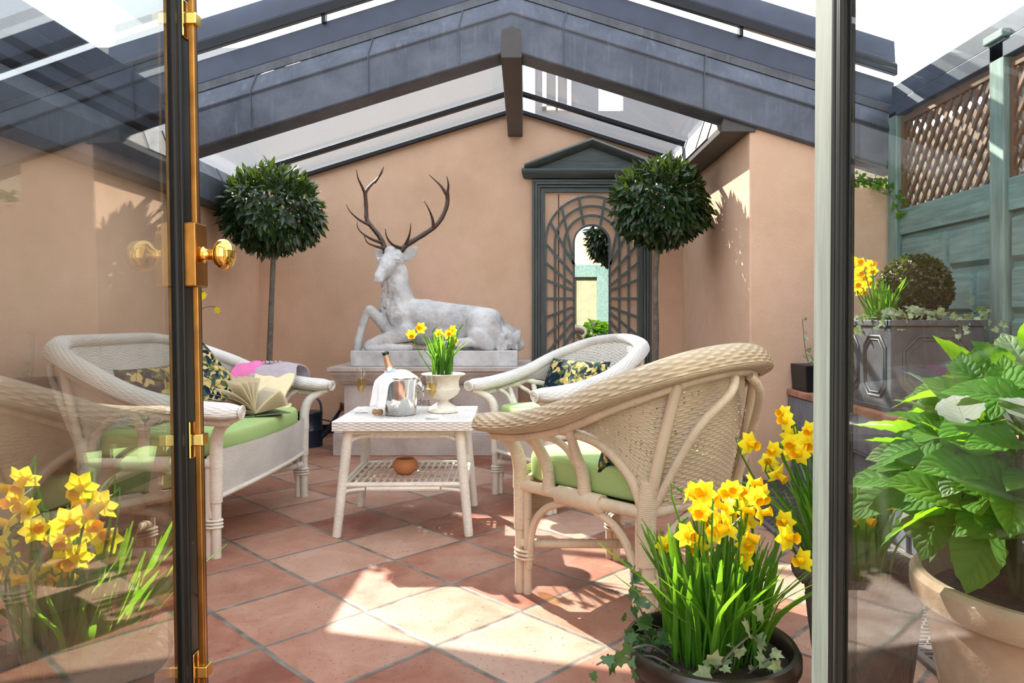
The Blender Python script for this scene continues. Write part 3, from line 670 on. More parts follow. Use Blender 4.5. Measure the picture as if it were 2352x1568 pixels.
# ================================================================== fence, bed and yard on the right
XF = 2.38
fn = thing('garden_fence', 'sea green garden fence with raised boards and a brown lattice top', 'fence', (XF, 4.0, 0))
for y in (4.56, 3.55, 2.5): obj('post', MB().bx(XF - .05, XF + .06, y - .055, y + .055, 0, 2.36 if y > 4 else 2.42), M['fencez'], fn, world=True, smooth=False, bev=.006)
m = MB(); m.bx(XF - .07, XF + .08, 3.55 - .075, 3.55 + .075, 2.42, 2.46); obj('post_cap', m, M['fence'], fn, world=True, smooth=False, bev=.006)
for a, b in ((3.605, 4.505), (2.555, 3.495)):
    obj('rail', MB().bx(XF - .03, XF + .03, a, b, 1.575, 1.735), M['fence'], fn, world=True, smooth=False, bev=.004)
    obj('backing_board', MB().bx(XF + .0, XF + .03, a, b, .1, 1.575), M['fence'], fn, world=True, smooth=False)
    z = 1.565; row = 0
    m = MB()
    while z > .5:
        y = b - (.0 if row % 2 == 0 else .26)
        cuts = [b] + [q for q in ([b - .50] if row % 2 == 0 else [b - .24, b - .74])] + [a]
        for y1, y0 in zip(cuts, cuts[1:]):
            if y1 - y0 < .05: continue
            g = .012; c = .03
            A = [V((XF, y, zz)) for y, zz in ((y0 + g, z - .25 + g), (y1 - g, z - .25 + g), (y1 - g, z - g), (y0 + g, z - g))]
            B = [V((XF - .03, y, zz)) for y, zz in ((y0 + c, z - .25 + c + .01), (y1 - c, z - .25 + c + .01), (y1 - c, z - c), (y0 + c, z - c))]
            m.loft([A, B])
        z -= .25; row += 1
    obj('raised_board', m, M['fence'], fn, world=True, smooth=False)
    m = MB(); m.bx(XF - .02, XF + .02, a, b, 2.27, 2.31); m.bx(XF - .02, XF + .02, a, a + .03, 1.735, 2.27); m.bx(XF - .02, XF + .02, b - .03, b, 1.735, 2.27)
    fr = obj('lattice_frame', m, M['lattice'], fn, world=True, smooth=False)
    for sgn, x, mt in ((-1, XF - .008, M['lattice']), (1, XF + .008, M['latticegrey'])):
        m = MB(); k = a - .6
        while k < b + .6:
            y0, z0, y1, z1 = k, 1.735, k - .40, 2.27
            if sgn > 0: y0, y1 = y1, y0
            # clip to the frame
            t0, t1 = 0., 1.
            for t_edge in (a, b):
                pass
            dy = y1 - y0
            ta, tb = sorted(((a - y0) / dy, (b - y0) / dy)); t0, t1 = max(0, ta), min(1, tb)
            if t1 - t0 > .04:
                p = V((x, y0 + dy * t0, z0 + (z1 - z0) * t0)); q = V((x, y0 + dy * t1, z0 + (z1 - z0) * t1))
                m.bar(p, q, .012, .022, (1, 0, 0)) if False else m.bar(p, q, .022, .012, (1, 0, 0))
            k += .086
        obj('lattice', m, mt, fr, world=True, smooth=False)

bed = obj('raised_bed', MB().bx(1.72, XF - .085, 2.3, YW, 0, .56), M['leadblue'], smooth=False, bev=.01)
tag(bed, 'raised planting bed clad in blue grey lead along the fence', 'raised bed')
m = MB()
for k in range(12):
    y = 2.3 + k * .1955
    m.bx(1.69, XF - .08, y + .004, y + .19, .56, .60)
obj('coping_tiles', m, M['coping'], bed, smooth=False, bev=.006)
m = MB(); m.bx(1.700, 1.72, 2.3, YW, .36, .37); 
for k in range(9): m.bx(1.705, 1.72, 2.4 + k * .27, 2.415 + k * .27, 0, .36)
m.bx(1.700, 1.722, 2.3, YW, .372, .555); obj('lead_facing', m, M['leadblue'], bed, smooth=False, bev=.004)
# drain grate beside the wall and bed
gr = thing('drain_grate', 'grey iron drain grating let into the tiles along the wall', 'grate', (1.35, 3.4, 0))
obj('channel_shade', MB().bx(1.215, 1.685, 1.3, YW - .01, 0, .003).bx(1.255, 1.445, YW - .01, 6.3, 0, .003), M['shadejoint'], gr, world=True, smooth=False)  # dark slab on the tiles, painting in the shade of a recessed drain
m = MB(); m.bx(1.21, 1.235, 1.3, YW, .003, .016); m.bx(1.665, 1.69, 1.3, YW, .003, .016)
for y in (1.3, 2.25, 3.2, 4.15): m.bx(1.235, 1.665, y, y + .03, .003, .015)
m.bx(1.25, 1.265, YW, 6.3, .003, .015); m.bx(1.44, 1.452, YW, 6.3, .003, .015)
obj('border', m, M['iron'], gr, world=True, smooth=False)
m = MB()
k = 0; y = 1.34
while y < YW - .02:
    m.bx(1.235, 1.665, y, y + .007, .004, .013)
    x = 1.245 + (.022 if k % 2 else 0)
    while x < 1.66:
        m.bar((x, y + .003, .009), (x + .012, y + .031, .009), .006, .008); x += .044
    y += .028; k += 1
x = 1.275
while x < 1.44: m.bx(x, x + .008, YW, 6.3, .004, .013); x += .02
obj('bars', m, M['iron'], gr, world=True, smooth=False)
# house across the lane, seen through the lattice
hs = thing('neighbouring_house', 'yellow brown brick house with white windows beyond the lattice fence', 'house', (5.2, 5.0, 0))
obj('house_wall', MB().bx(5.2, 5.5, 1, 12, 0, 3.5), M['brick'], hs, world=True, smooth=False)
for y, z in ((6.9, 2.0), (8.3, 2.0), (9.8, 2.0), (5.4, 2.0)):
    m = MB(); m.bx(5.15, 5.2, y, y + .7, z, z + .06); m.bx(5.15, 5.2, y, y + .06, z - .9, z); m.bx(5.15, 5.2, y + .64, y + .7, z - .9, z); m.bx(5.15, 5.2, y + .3, y + .36, z - .9, z)
    wf = obj('window_frame', m, M['white'], hs, world=True, smooth=False)
    obj('pane', MB().bx(5.17, 5.19, y + .05, y + .65, z - .9, z), M['frame'], wf, world=True, smooth=False)
# pipe in the left corner
pp = obj('downpipe', MB().tube([(XL + .075, 5.12, 0), (XL + .075, 5.12, 1.9)], .034, 14), simple('pipe_grey_paint', (.16, .16, .165), .45))
tag(pp, 'slim grey pipe running up the peach wall behind the door', 'pipe')
# ================================================================== wicker seats
def wicker_seat(name, label, cat, hw, loc, rotz, group, zc=.915, fine=1.0, mats=('wrap', 'cane', 'weave'), wroll=(.0088, .032), ramp_=.0042, slim=1.0):
    wrap, cane, wv = (M[k] for k in mats)
    t = thing(name, label, cat, loc, rotz, group)
    d = hw - .275
    half = [(.345 + d, .44, .648), (.372 + d, .22, .668), (.382 + d, .0, .72), (.365 + d, -.20, .805), (.275 + d, -.375 - (.045 if d > .1 else 0), zc - .035)]
    if d > .1: mid = [(.12 + d, -.52, zc), (.3, -.545, zc + .005), (0, -.55, zc + .005), (-.3, -.545, zc + .005), (-.12 - d, -.52, zc)]
    else: mid = [(.15 + d, -.442, zc - .003), (0, -.468, zc + .008), (-.15 - d, -.442, zc - .003)]
    rim = half + mid + [(-x, y, z) for x, y, z in reversed(half)]
    R = crom(rim, 400); Tg = np.gradient(R, axis=0); Tg /= np.linalg.norm(Tg, axis=1, keepdims=True)
    out = np.cross(Tg, (0, 0, 1.)); out /= np.linalg.norm(out, axis=1, keepdims=True)
    if out[200] @ np.array((0, -1, 0)) < 0: out = -out
    up = np.cross(out, Tg); up *= np.sign(up[:, 2:3])
    ss = np.linspace(0, 1, 400)
    def ip(A, s): return np.stack([np.interp(s, ss, A[:, k]) for k in range(3)], -1)
    def roll(s, v):
        a = 2 * PI * v; endt = np.clip(np.minimum(s, 1 - s) / .022, 0, 1) ** .5 * .55 + .45
        fr_ = np.exp(-(np.minimum(s, 1 - s) / .16) ** 2); wide = .058 + .020 * fr_; tall = .041 - .008 * fr_
        if slim < 1: wide, tall = wide * (slim + (1 - slim) * fr_), tall * (slim + (1 - slim) * fr_)
        ca, sa = np.cos(a), np.sin(a)
        return ip(R, s) + ip(out, s) * (wide * endt * ca)[..., None] + ip(up, s) * (tall * endt * (sa - .35 * np.maximum(ca, 0) * (1 - np.abs(sa))))[..., None]
    rl = weave('rolled_arm_rim', roll, wv, t, w=wroll[0], p=wroll[1], amp=ramp_, closed=True, fine=fine)
    for e in (0, -1):
        m = MB()
        s0 = 0.0 if e == 0 else 1.0
        c = [V(roll(np.array(s0), np.array(k / 16))) for k in range(16)]
        m.v += [tuple(q) for q in c]; m.f.append(list(range(len(m.v) - 16, len(m.v)))); m.uv.append([(0, 0)] * 16); m.mi.append(0)
        p = V(R[0] if e == 0 else R[-1])
        for rr in (.012, .024, .034): m.tube([p + V(out[e]) * (rr * 1.2 * math.cos(a)) + V(up[e]) * (rr * .8 * math.sin(a)) + V((0, .004, 0)) for a in np.linspace(0, 2 * PI, 18)], .005, 6)
        obj('rim_end', m, wrap, rl)
    # woven back: from under the roll down to the seat, arching up over the open sides
    bh = [(.352 + d, .05, .675), (.326 + d, -.11, .655), (.296 + d, -.215, .56), (.275 + d, -.268, .43), (.24 + d, -.292, .405)]
    bm = [(.15 + d, -.318, .40), (0, -.335, .40), (-.15 - d, -.318, .40)]
    bot = bh + bm + [(-x, y, z) for x, y, z in reversed(bh)]
    Bt = crom(bot, 400)
    k0 = int(np.argmin(np.abs(R[:200, 1] - .10))); Rs = R[k0:400 - k0]; Os = out[k0:400 - k0]
    Tp = np.stack([np.interp(ss, np.linspace(0, 1, len(Rs)), (Rs - Os * .035)[:, k]) for k in range(3)], 1)
    def back(s, v):
        a, b = ip(Tp, s), ip(Bt, s); bul = np.sin(PI * v) * .022
        return a * (1 - v)[..., None] + b * v[..., None] + np.stack([0 * s, -bul * np.sin(PI * np.clip(s, 0, 1)), -0 * s], -1)
    weave('woven_back', back, wv, t, w=.0056, p=.026, amp=.0021, holes=True, fine=fine)
    # frame under the roll
    m = MB(); lo = R - up * .052 - out * .008
    m.tube([V(p) for p in lo[6:394:4]], .0165, 9)
    obj('under_rail', m, wrap, t)
    # seat frame
    ft = [V(p) for p in crom([(hw, .295, .412), (hw * .55, .345, .412), (0, .36, .412), (-hw * .55, .345, .412), (-hw, .295, .412)], 24)]
    m = MB(); m.tube([q + V((0, -.026, .02)) for q in ft], .018, 9)
    for sx in (-1, 1):
        m.tube([(sx * hw, .30, .412), (sx * hw, -.29, .412)], .022, 10)
        m.tube([(sx * hw, .10, .41), (sx * hw, .095, .409), (sx * hw, -.11, .409), (sx * hw, -.115, .41)], [.024, .034, .034, .024], 12)
    m.tube([(-hw, -.295, .412), (0, -.325, .412), (hw, -.295, .412)], .021, 9)
    obj('seat_frame', m, wrap, t)
    m = MB(); m.bx(-hw + .01, hw - .01, -.29, .28, .398, .408); obj('seat_deck', m, wv, t, smooth=False)
    def apron(s, v):
        x = hw * (1 - 2 * s); bow = .065 * (1 - (2 * s - 1) ** 2); dip = .022 * (1 - (2 * s - 1) ** 2)
        return np.stack([x, .30 + bow + .004 - .015 * v, .474 - (.217 - dip) * v], -1)
    ap = weave('front_apron', apron, wv, t, w=.0056, p=.022, amp=.002, fine=fine)
    A = apron(np.linspace(0, 1, 24), np.ones(24)); obj('apron_rail', MB().tube([V(p) for p in A], .012, 8), wrap, ap)
    # legs in pairs of canes, arm posts
    for sx in (-1, 1):
        for sy in (-1, 1):
            y0 = .30 * sy; foot = V((sx * hw, y0, 0)); ins = V((-sx * .004, -sy * .036, 0))
            m = MB(); m.tube([foot, foot + V((0, 0, .41))], [.021, .0205], 10); m.tube([foot + ins, foot + ins + V((0, 0, .40))], .0165, 10)
            lg = obj('leg', m, cane, t)
            m = MB()
            for z in ((.135, .15, .165) if sy > 0 else (.165, .18, .195)):
                a = [foot + ins * .5 + V((.024 * math.cos(q), .042 * math.sin(q), z)) for q in np.linspace(0, 2 * PI, 14, endpoint=False)]
                m.tube(a, .006, 6, closed=True)
            m.tube([foot + V((0, 0, .245)), foot + V((0, 0, .46))], [.0255, .027], 12)
            obj('leg_binding', m, wrap, lg)
        m = MB(); smooth_tube(m, [(sx * hw, .30, .40), (sx * (hw + .004), .302, .50), (sx * (hw + .02), .325, .57), (sx * (hw + .055), .385, .612), (sx * (hw + .065), .42, .625)], [.029, .028, .027, .022, .018], 10, 18)
        obj('arm_post', m, wrap, t)
        # openwork below the arm
        m = MB()
        def railpt(y):
            k = int(np.argmin(np.abs(R[:200, 1] - y))); p = V(R[k] - up[k] * .05 - out[k] * .01); return V((sx * abs(p.x), p.y, p.z))
        for y, ya in ((.155, .29), (-.02, .13)):
            a, b = railpt(y), railpt(ya)
            smooth_tube(m, [(sx * hw, y - .01, .41), (sx * (hw + .006), y - .005, .50), (sx * (hw + .03), y, .56), a], [.026, .023, .018, .015], 10, 14)
            q = V((sx * (hw + .012), y + .012, .52))
            smooth_tube(m, [q, (sx * (hw + .04), y + .035, .585), (sx * (hw + .055), y + .08, .617), b - V((0, .05, .004)), b], .0125, 8, 16)
        a = railpt(.03)
        smooth_tube(m, [(sx * hw, -.275, .43), (sx * (hw + .016), -.235, .53), (sx * (hw + .04), -.14, .62), (sx * (hw + .06), -.03, .652), a], .0165, 10, 22)
        obj('arm_arches', m, wrap, t)
        # back stays
        m = MB(); m.tube([(sx * hw, -.29, .24), (sx * hw, -.295, .42), (sx * (hw + .004), -.305, .52)], [.026, .033, .027], 12)
        obj('rear_post', m, wrap, t)
        kk = 152 if d < .1 else 112
        p1 = V(R[kk] - up[kk] * .045); p1.x = sx * abs(p1.x)
        p2 = V((sx * (.10 if d < .1 else .38), -.495 if d < .1 else -.575, zc - .06)); p0 = V((sx * (hw + .002), -.30, .48))
        m = MB(); smooth_tube(m, [p0 - V((0, .005, .04)), p0.lerp(p1, .5) + V((sx * .006, -.008, 0)), p1], .019, 10, 10); obj('back_stay', m, cane, t)
        m = MB(); smooth_tube(m, [p0 + V((-sx * .015, -.015, -.04)), p0.lerp(p2, .55) + V((sx * .015, -.02, 0)), p2 + V((0, 0, -.05)), p2 + V((-sx * .05, .01, .0))], .0155, 10, 16); obj('back_stay', m, wrap, t)
        # arched braces
        m = MB(); smooth_tube(m, [(sx * hw, .255, .10), (sx * hw, .235, .25), (sx * hw, .17, .34), (sx * hw, .06, .388)], .0145, 8, 16); smooth_tube(m, [(sx * hw, -.255, .10), (sx * hw, -.235, .25), (sx * hw, -.17, .34), (sx * hw, -.06, .388)], .0145, 8, 16)
        obj('brace', m, cane, t)
        m = MB(); smooth_tube(m, [(sx * (hw - .03), -.30, .10), (sx * (hw - .06), -.30, .25), (sx * (hw - .12), -.31, .34), (sx * max(.03, hw - .27), -.325, .392)], .0145, 8, 16)
        obj('brace', m, cane, t)
    m = MB(); m.tube([(hw, .29, .19), (-hw, -.29, .195)], .0175, 10); m.tube([(-hw, .29, .187), (hw, -.29, .192)], .0175, 10)
    for q in ((hw, .29), (-hw, .29), (hw, -.29), (-hw, -.29), (.03, .03), (-.03, .03)):
        c = V((q[0], q[1], .19)) * .93; c.z = .19; e = V((q[0], q[1], .19)); m.tube([e.lerp(c, -.2), e.lerp(c, 1.2)], .0215, 10)
    obj('cross_stretcher', m, wrap, t)
    return t

def seat_cushion(name, label, hw, loc, rotz, group, z0=.432, h=.108):
    m = MB()
    secs = []
    for v in np.linspace(0, 1, 13):
        a = -PI / 2 + PI * v; k = 1 - .085 * (1 - abs(math.cos(a)) ** .6); z = z0 + h / 2 + h / 2 * math.copysign(abs(math.sin(a)) ** .8, math.sin(a))
        ring = []
        for q in np.linspace(0, 2 * PI, 72, endpoint=False):
            c, s = math.cos(q), math.sin(q); e = .28
            x = math.copysign(abs(c) ** e, c) * (hw - .018) * k; y = math.copysign(abs(s) ** e, s) * .30 * k
            if y > 0: y += .042 * (1 - (x / hw) ** 2) * (y / .3)
            ring.append(V((x, y, z)))
        secs.append(ring)
    top = [[V((p.x * f, (p.y - .01) * f + .01, secs[-1][0].z + .02 * (1 - f * f))) for p in secs[-1]] for f in (.8, .5, .2, .02)]
    m.loft(secs + top)
    t = obj(name, m, M['green'], ang=70); t.location = loc; t.rotation_euler = (0, 0, rotz)
    tag(t, label, 'cushion', group)
    m = MB()
    for zz in (z0 + .018, z0 + h - .018):
        pts = [V((p.x * 1.003, p.y * 1.003, zz)) for p in secs[2 if zz < z0 + .05 else -3]]
        m.tube(pts, .0045, 6, closed=True)
    obj('piping', m, M['green'], t)
    return t
def pillow(label, loc, rot, w, h, d=.13, group=None):
    m = MB()
    for sg in (1, -1):
        P = []
        for i in range(29):
            r = []
            for j in range(21):
                u, v = i / 14 - 1, j / 10 - 1
                pin = .93 + .07 * max(abs(u), abs(v)) ** 2 + .05 * (u * v) ** 2
                e = max(0, (1 - u ** 4) * (1 - v ** 4)) ** .55
                z = sg * d / 2 * e + .006 * math.sin(5 * u + 3 * v) * e
                r.append(V((u * w / 2 * (1 - .05 * (1 - v * v)), v * h / 2 * (1 - .07 * (1 - u * u)), z)))
            P.append(r)
        if sg < 0: P = P[::-1]
        m.grid(P)
    o = obj('pillow', m, M['fab'], ang=80); o.location = loc; o.rotation_euler = rot
    return tag(o, label, 'pillow', group)

G1, G2, G3 = 'wicker armchairs', 'green seat cushions', 'leaf-print pillows'
CH1 = ((.39, 2.75, 0), math.radians(44.3)); CH2 = ((.226, 4.257, 0), math.radians(124)); CH3 = ((-1.63, 3.72, 0), math.radians(-92.6))
wicker_seat('armchair', 'cream wicker armchair nearest the potted daffodils, seen from behind', 'chair', .275, *CH1, G1, wroll=(.0096, .033), ramp_=.0052)
wicker_seat('armchair', 'white wicker armchair in front of the trellis mirror, facing the table', 'chair', .275, *CH2, G1, mats=('wrapw', 'canew', 'weavew'), wroll=(.0076, .030), slim=.74)
wicker_seat('settee', 'wide white wicker settee behind the open glass door on the left', 'settee', .5475, *CH3, None, zc=.93, mats=('wrapw', 'canew', 'weavew'), wroll=(.0078, .032), slim=.80)
seat_cushion('cushion', 'round-edged green seat cushion on the armchair seen from behind', .275, *CH1, G2)
seat_cushion('cushion', 'pale green seat cushion on the armchair by the trellis mirror', .275, *CH2, G2)
seat_cushion('cushion', 'long green seat cushion on the settee, under the open book', .5475, *CH3, G2)
def loc_in(ch, x, y, z):
    a = ch[1]; return (ch[0][0] + x * math.cos(a) - y * math.sin(a), ch[0][1] + x * math.sin(a) + y * math.cos(a), z)
R90 = math.radians
pillow('leaf-print pillow low in the armchair seen from behind', loc_in(CH1, -.045, -.145, .645), (R90(62), 0, CH1[1] + PI), .44, .30, group=G3)
pillow('oblong leaf-print pillow on the armchair by the trellis mirror', loc_in(CH2, .06, -.13, .662), (R90(66), 0, CH2[1] + PI + .12), .50, .30, group=G3)
pillow('leaf-print pillow tilted on its corner in the middle of the settee', loc_in(CH3, -.20, -.17, .70), (R90(62), R90(-28), CH3[1] + PI - .25), .42, .36, group=G3)
pillow('leaf-print pillow at the near end of the settee, seen through the glass door', loc_in(CH3, .20, -.15, .675), (R90(62), 0, CH3[1] + PI - .1), .46, .32, group=G3)

# ---- throw over the far arm of the settee
th = thing('throw', 'folded wool throw in pink, lilac and cream over the settee arm', 'throw', (-1.46, 4.20, .53))
def cloth(name, path, x0, x1, wav, mat, ph, thick=.012):
    A = crom(path, 34); P = []
    for i in range(25):
        u = i / 24; r = []
        for j, q in enumerate(A):
            v = j / 33
            wv = wav * (math.sin(7 * u + ph + 5 * v) * .6 + math.sin(13 * u * (1 - .3 * v) + 2 * ph) * .4)
            x = x0 + (x1 - x0) * u + .012 * math.sin(9 * v + ph)
            r.append(V((x + wav * .4 * math.sin(8 * v + 6 * u), q[0] + wv * (.5 + v * .5), q[1] + wv * .7)))
        P.append(r)
    m = MB(); m.grid(P); o = obj(name, m, mat, th, world=True, ang=80)
    s = o.modifiers.new('cloth', 'SOLIDIFY'); s.thickness = thick; s.offset = 0
    s = o.modifiers.new('smooth', 'SUBSURF'); s.levels = 1; s.render_levels = 1
    return o
cloth('lilac_fold', [(4.50, .64), (4.46, .735), (4.37, .775), (4.28, .755), (4.215, .70), (4.19, .66)], -1.64, -1.355, .012, M['lilac'], .4)
cloth('cream_fold', [(4.215, .715), (4.165, .66), (4.11, .60), (4.08, .558), (4.12, .548), (4.2, .552)], -1.60, -1.36, .022, M['cream'], 1.3, .02)
cloth('cream_underfold', [(4.22, .60), (4.13, .585), (4.06, .552), (4.09, .545), (4.2, .548)], -1.57, -1.42, .012, M['cream'], 2.6, .014)
cloth('pink_fold', [(4.40, .765), (4.32, .775), (4.24, .72), (4.19, .63), (4.185, .565), (4.25, .55)], -1.73, -1.585, .018, M['pink'], 2.1, .02)
m = MB()
for k in range(9):
    x = -1.58 + k * .013 + .004 * (k % 2); m.tube([(x, 4.352, .780), (x - .004, 4.362 + .005 * (k % 3), .790 + .003 * (k % 2)), (x - .010, 4.372, .783)], .005, 5)
obj('fringe', m, M['lilac'], th, world=True)

# ---- open book
bk = thing('open_book', 'thick open paperback lying face up on the green settee cushion', 'book', (-1.45, 3.75, .551), R90(42))
bk.scale = (1.2, 1.2, 1.15)
m = MB(); m.box((-.085, 0, .003), (.165, .19, .004)); m.box((.08, 0, .003), (.155, .19, .004)); obj('cover', m, M['cover'], bk, smooth=False)
def leafp(ang, curl, ln, n=12):
    pts = []; x = z = 0
    for k in range(n + 1):
        pts.append((x, z)); a = ang + curl * (k / n); x += ln / n * math.cos(a); z += ln / n * math.sin(a)
    return pts
m = MB()
def sheet(ang, curl, ln, x0=0, z0=.008):
    P = leafp(ang, curl, ln); m.grid([[V((x0 + x, y, z0 + z)) for y in np.linspace(-.092, .092, 7)] for x, z in P])
for k in range(7): sheet(R90(168 - 2.5 * k), .32 - .01 * k, .155, -.002 * k, .008 + .004 * k)
for k in range(3): sheet(R90(142 - 9 * k), .75 - .12 * k, .155, 0, .02)
for k in range(4): sheet(R90(108 - 8 * k), .25 - .12 * k, .15, 0, .02)
for k in range(14): sheet(R90(50 - 3.1 * k), -.34 + .03 * k, .15, .002, .012)
obj('pages', m, M['page'], bk, ang=70)

# ================================================================== table and what stands on it
TC = V((-.595, 3.755, 0)); TR = R90(1.4)
tb = thing('coffee_table', 'square white wicker coffee table with a slatted lower shelf', 'table', TC, TR)
hx, hy, zt = .337, .305, .56
def topf(s, v): return np.stack([-hx + 2 * hx * s, -hy + 2 * hy * v, zt - .004 + 0 * s], -1)
weave('tabletop', topf, M['weavew'], tb, w=.0075, p=.03, amp=.0014, fine=.8)
def edgef(s, v):
    per = 4 * (hx + hy); a = s * per; x = np.where(a < 2 * hx, -hx + a, np.where(a < 2 * hx + 2 * hy, hx, np.where(a < 4 * hx + 2 * hy, hx - (a - 2 * hx - 2 * hy), -hx)))
    y = np.where(a < 2 * hx, -hy, np.where(a < 2 * hx + 2 * hy, -hy + a - 2 * hx, np.where(a < 4 * hx + 2 * hy, hy, hy - (a - 4 * hx - 2 * hy))))
    return np.stack([x, y, zt - .05 + .047 * v], -1)
weave('table_edge', edgef, M['weavew'], tb, w=.008, p=.026, amp=.0028, fine=1.2)
m = MB(); m.bx(-hx + .006, hx - .006, -hy + .006, hy - .006, zt - .045, zt - .01); obj('top_core', m, M['canew'], tb, smooth=False)
L_ = {}
for sx in (-1, 1):
    for sy in (-1, 1):
        a = V((sx * .268, sy * .245, zt - .04)); b = V((sx * .318, sy * .285, 0)); L_[sx, sy] = (a, b)
        m = MB(); m.tube([a, a.lerp(b, .5), b], [.026, .024, .0215], 12); obj('leg', m, M['wrapw'], tb)
def legat(sx, sy, z): a, b = L_[sx, sy]; return a.lerp(b, (a.z - z) / a.z)
m = MB()
for (a, b) in (((-1, -1), (1, -1)), ((-1, 1), (1, 1)), ((-1, -1), (-1, 1)), ((1, -1), (1, 1))):
    for z0, drop in ((zt - .062, .085), (.245, .075)):
        p, q = legat(*a, z0), legat(*b, z0); d = q - p
        m.tube([p, q], .013, 8)
        m.tube([p.lerp(q, .2) - V((0, 0, .019)), p.lerp(q, .8) - V((0, 0, .019))], .014, 8)
        for e, o in ((p, q), (q, p)):
            dd = (o - e).normalized(); w = e - V((0, 0, drop)); 
            smooth_tube(m, [w, w + dd * .012 + V((0, 0, .04)), e + dd * .055 - V((0, 0, .024)), e + dd * .11 - V((0, 0, .019))], .010, 8, 10)
obj('rails', m, M['wrapw'], tb)
sh = MB()
p = legat(-1, -1, .245); q = legat(1, 1, .245)
sl = MB()
n = 17
for k in range(n):
    x = p.x + .02 + (q.x - p.x - .04) * k / (n - 1); sl.bar((x, p.y, .247), (x, q.y, .247), .011, .006)
for k in range(5):
    y = p.y + (q.y - p.y) * (k + .5) / 5; sl.bar((p.x, y, .240), (q.x, y, .240), .02, .006)
obj('shelf_slats', sl, M['canew'], tb, smooth=False)

bo = obj('clay_bowl', MB().lathe([(0, 0), (.03, 0), (.052, .018), (.066, .045), (.064, .062), (.050, .076), (.046, .082), (.042, .080), (.043, .070), (.055, .058), (.056, .042), (.04, .018), (0, .012)], 36), M['terrabowl'], ang=60)
bo.location = (-.615, 3.70, .2505); tag(bo, 'small round terracotta bowl on the table shelf', 'bowl')

def flute(label, x, y):
    t = thing('champagne_flute', label, 'glass', (x, y, zt), 0, 'champagne flutes')
    prof = [(0, .002), (.034, .0015), (.034, .003), (.008, .006), (.0042, .012), (.0036, .085), (.006, .096), (.016, .115), (.024, .14), (.027, .165), (.0265, .19), (.0235, .234)]
    inn = [(r - .0012, z) for r, z in reversed(prof[7:])] + [(.003, .102)]
    obj('crystal', MB().lathe(prof + inn, 28, cap=False), M['flute'], t, ang=60)
    obj('champagne', MB().lathe([(.002, .1025), (.0145, .1155), (.0225, .14), (.0255, .165), (.0252, .182), (0, .182)], 28), M['champ'], t, ang=60)
    return t
flute('champagne flute left of the ice bucket', -.85, 3.74); flute('champagne flute in front of the daffodil urn', -.454, 3.515)

ib = thing('ice_bucket', 'polished steel ice bucket with ring handles on the table', 'bucket', (-.640, 3.70, zt))
obj('bucket_body', MB().lathe([(0, 0), (.076, 0), (.079, .004), (.090, .09), (.103, .178), (.108, .186), (.112, .188), (.112, .192), (.105, .192), (.099, .178), (.086, .09), (.075, .008), (0, .008)], 48), M['steel'], ib, ang=50)
for sx in (-1, 1):
    m = MB(); m.box((sx * .105, 0, .145), (.014, .03, .022)); m.tube([(sx * .108, -.02, .143), (sx * .112, .02, .143)], .006, 8)
    h = obj('handle_lug', m, M['steel'], ib, bev=.002)
    m = MB(); m.tube([(sx * (.113 + .008 * math.sin(a / 2)), .026 * math.cos(a), .122 + .026 * math.sin(a)) for a in np.linspace(0, 2 * PI, 20, endpoint=False)], .004, 8, closed=True); obj('ring_handle', m, M['steel'], h)
bt = thing('champagne_bottle', 'dark champagne bottle with rose gold foil neck, standing in the ice bucket', 'bottle', (-.635, 3.69, zt + .012), rot=(R90(4), R90(-14), 0))
obj('bottle_glass', MB().lathe([(0, .012), (.03, 0), (.044, .006), (.044, .165), (.040, .19), (.026, .225), (.018, .25), (.0155, .29), (.015, .305), (.0175, .306), (.0175, .318), (.015, .32), (.0115, .321), (.0115, .30), (0, .30)], 32), M['bottle'], bt)
obj('neck_foil', MB().lathe([(.0275, .2235), (.0190, .250), (.0164, .29), (.0160, .303)], 28, cap=False), M['foil'], bt)
m = MB(); m.lathe([(.0345, .208), (.0270, .2255), (.0263, .2275)], 28, cap=False); obj('neck_label', m, M['labelblue'], bt)
m = MB(); m.lathe([(.0002, .0), (.013, .0), (.012, .002), (0, .0025)], 20, (.004, -.0245, .232), rot=Matrix.Rotation(R90(62), 3, 'X')); obj('neck_seal', m, M['label'], bt)
obj('body_label', MB().lathe([(.0446, .05), (.0446, .14)], 32, cap=False), M['label'], bt)

# napkin draped over the rim
nk = MB(); P = []
for i in range(19):
    u = i / 18; r = []
    prof = crom([(.085, 0, .205), (.03, -.01, .232), (-.05, -.015, .228), (-.105, -.02, .203), (-.122, -.025, .17), (-.135, -.03, .11), (-.148, -.035, .05)], 30)
    for j, q in enumerate(prof):
        v = j / 29; y = -.085 + .135 * u * (1 - .15 * v); 
        drop = -.045 * (abs(2 * u - 1) ** 2.2) * (1 - v) + (-.028 * (1 - u) * (1 - v))
        r.append(V((q[0] + .006 * math.sin(9 * u + 2) * v - .012 * (u - .5) * v, y + .006 * math.sin(5 * v), q[2] + drop + .003 * math.sin(11 * u))))
    P.append(r)
nk.grid(P)
nkp = obj('napkin', nk, M['linen'], ang=80); nkp.location = (-.640, 3.70, zt); nkp.rotation_euler = (0, 0, R90(38))
s = nkp.modifiers.new('cloth', 'SOLIDIFY'); s.thickness = .006; s.offset = 0
tag(nkp, 'folded white napkin draped over the ice bucket rim', 'napkin')
ck = obj('cork', MB().lathe([(0, 0), (.0135, 0), (.0145, .003), (.0145, .012), (.0115, .016), (.0115, .024), (.0150, .030), (.0155, .044), (.012, .049), (0, .05)], 24, rot=Matrix.Rotation(PI / 2, 3, 'Y')), M['cork'])
ck.location = (-.772, 3.665, zt + .0165); ck.rotation_euler = (0, 0, -.25); tag(ck, 'champagne cork lying on its side at the foot of the bucket', 'cork')
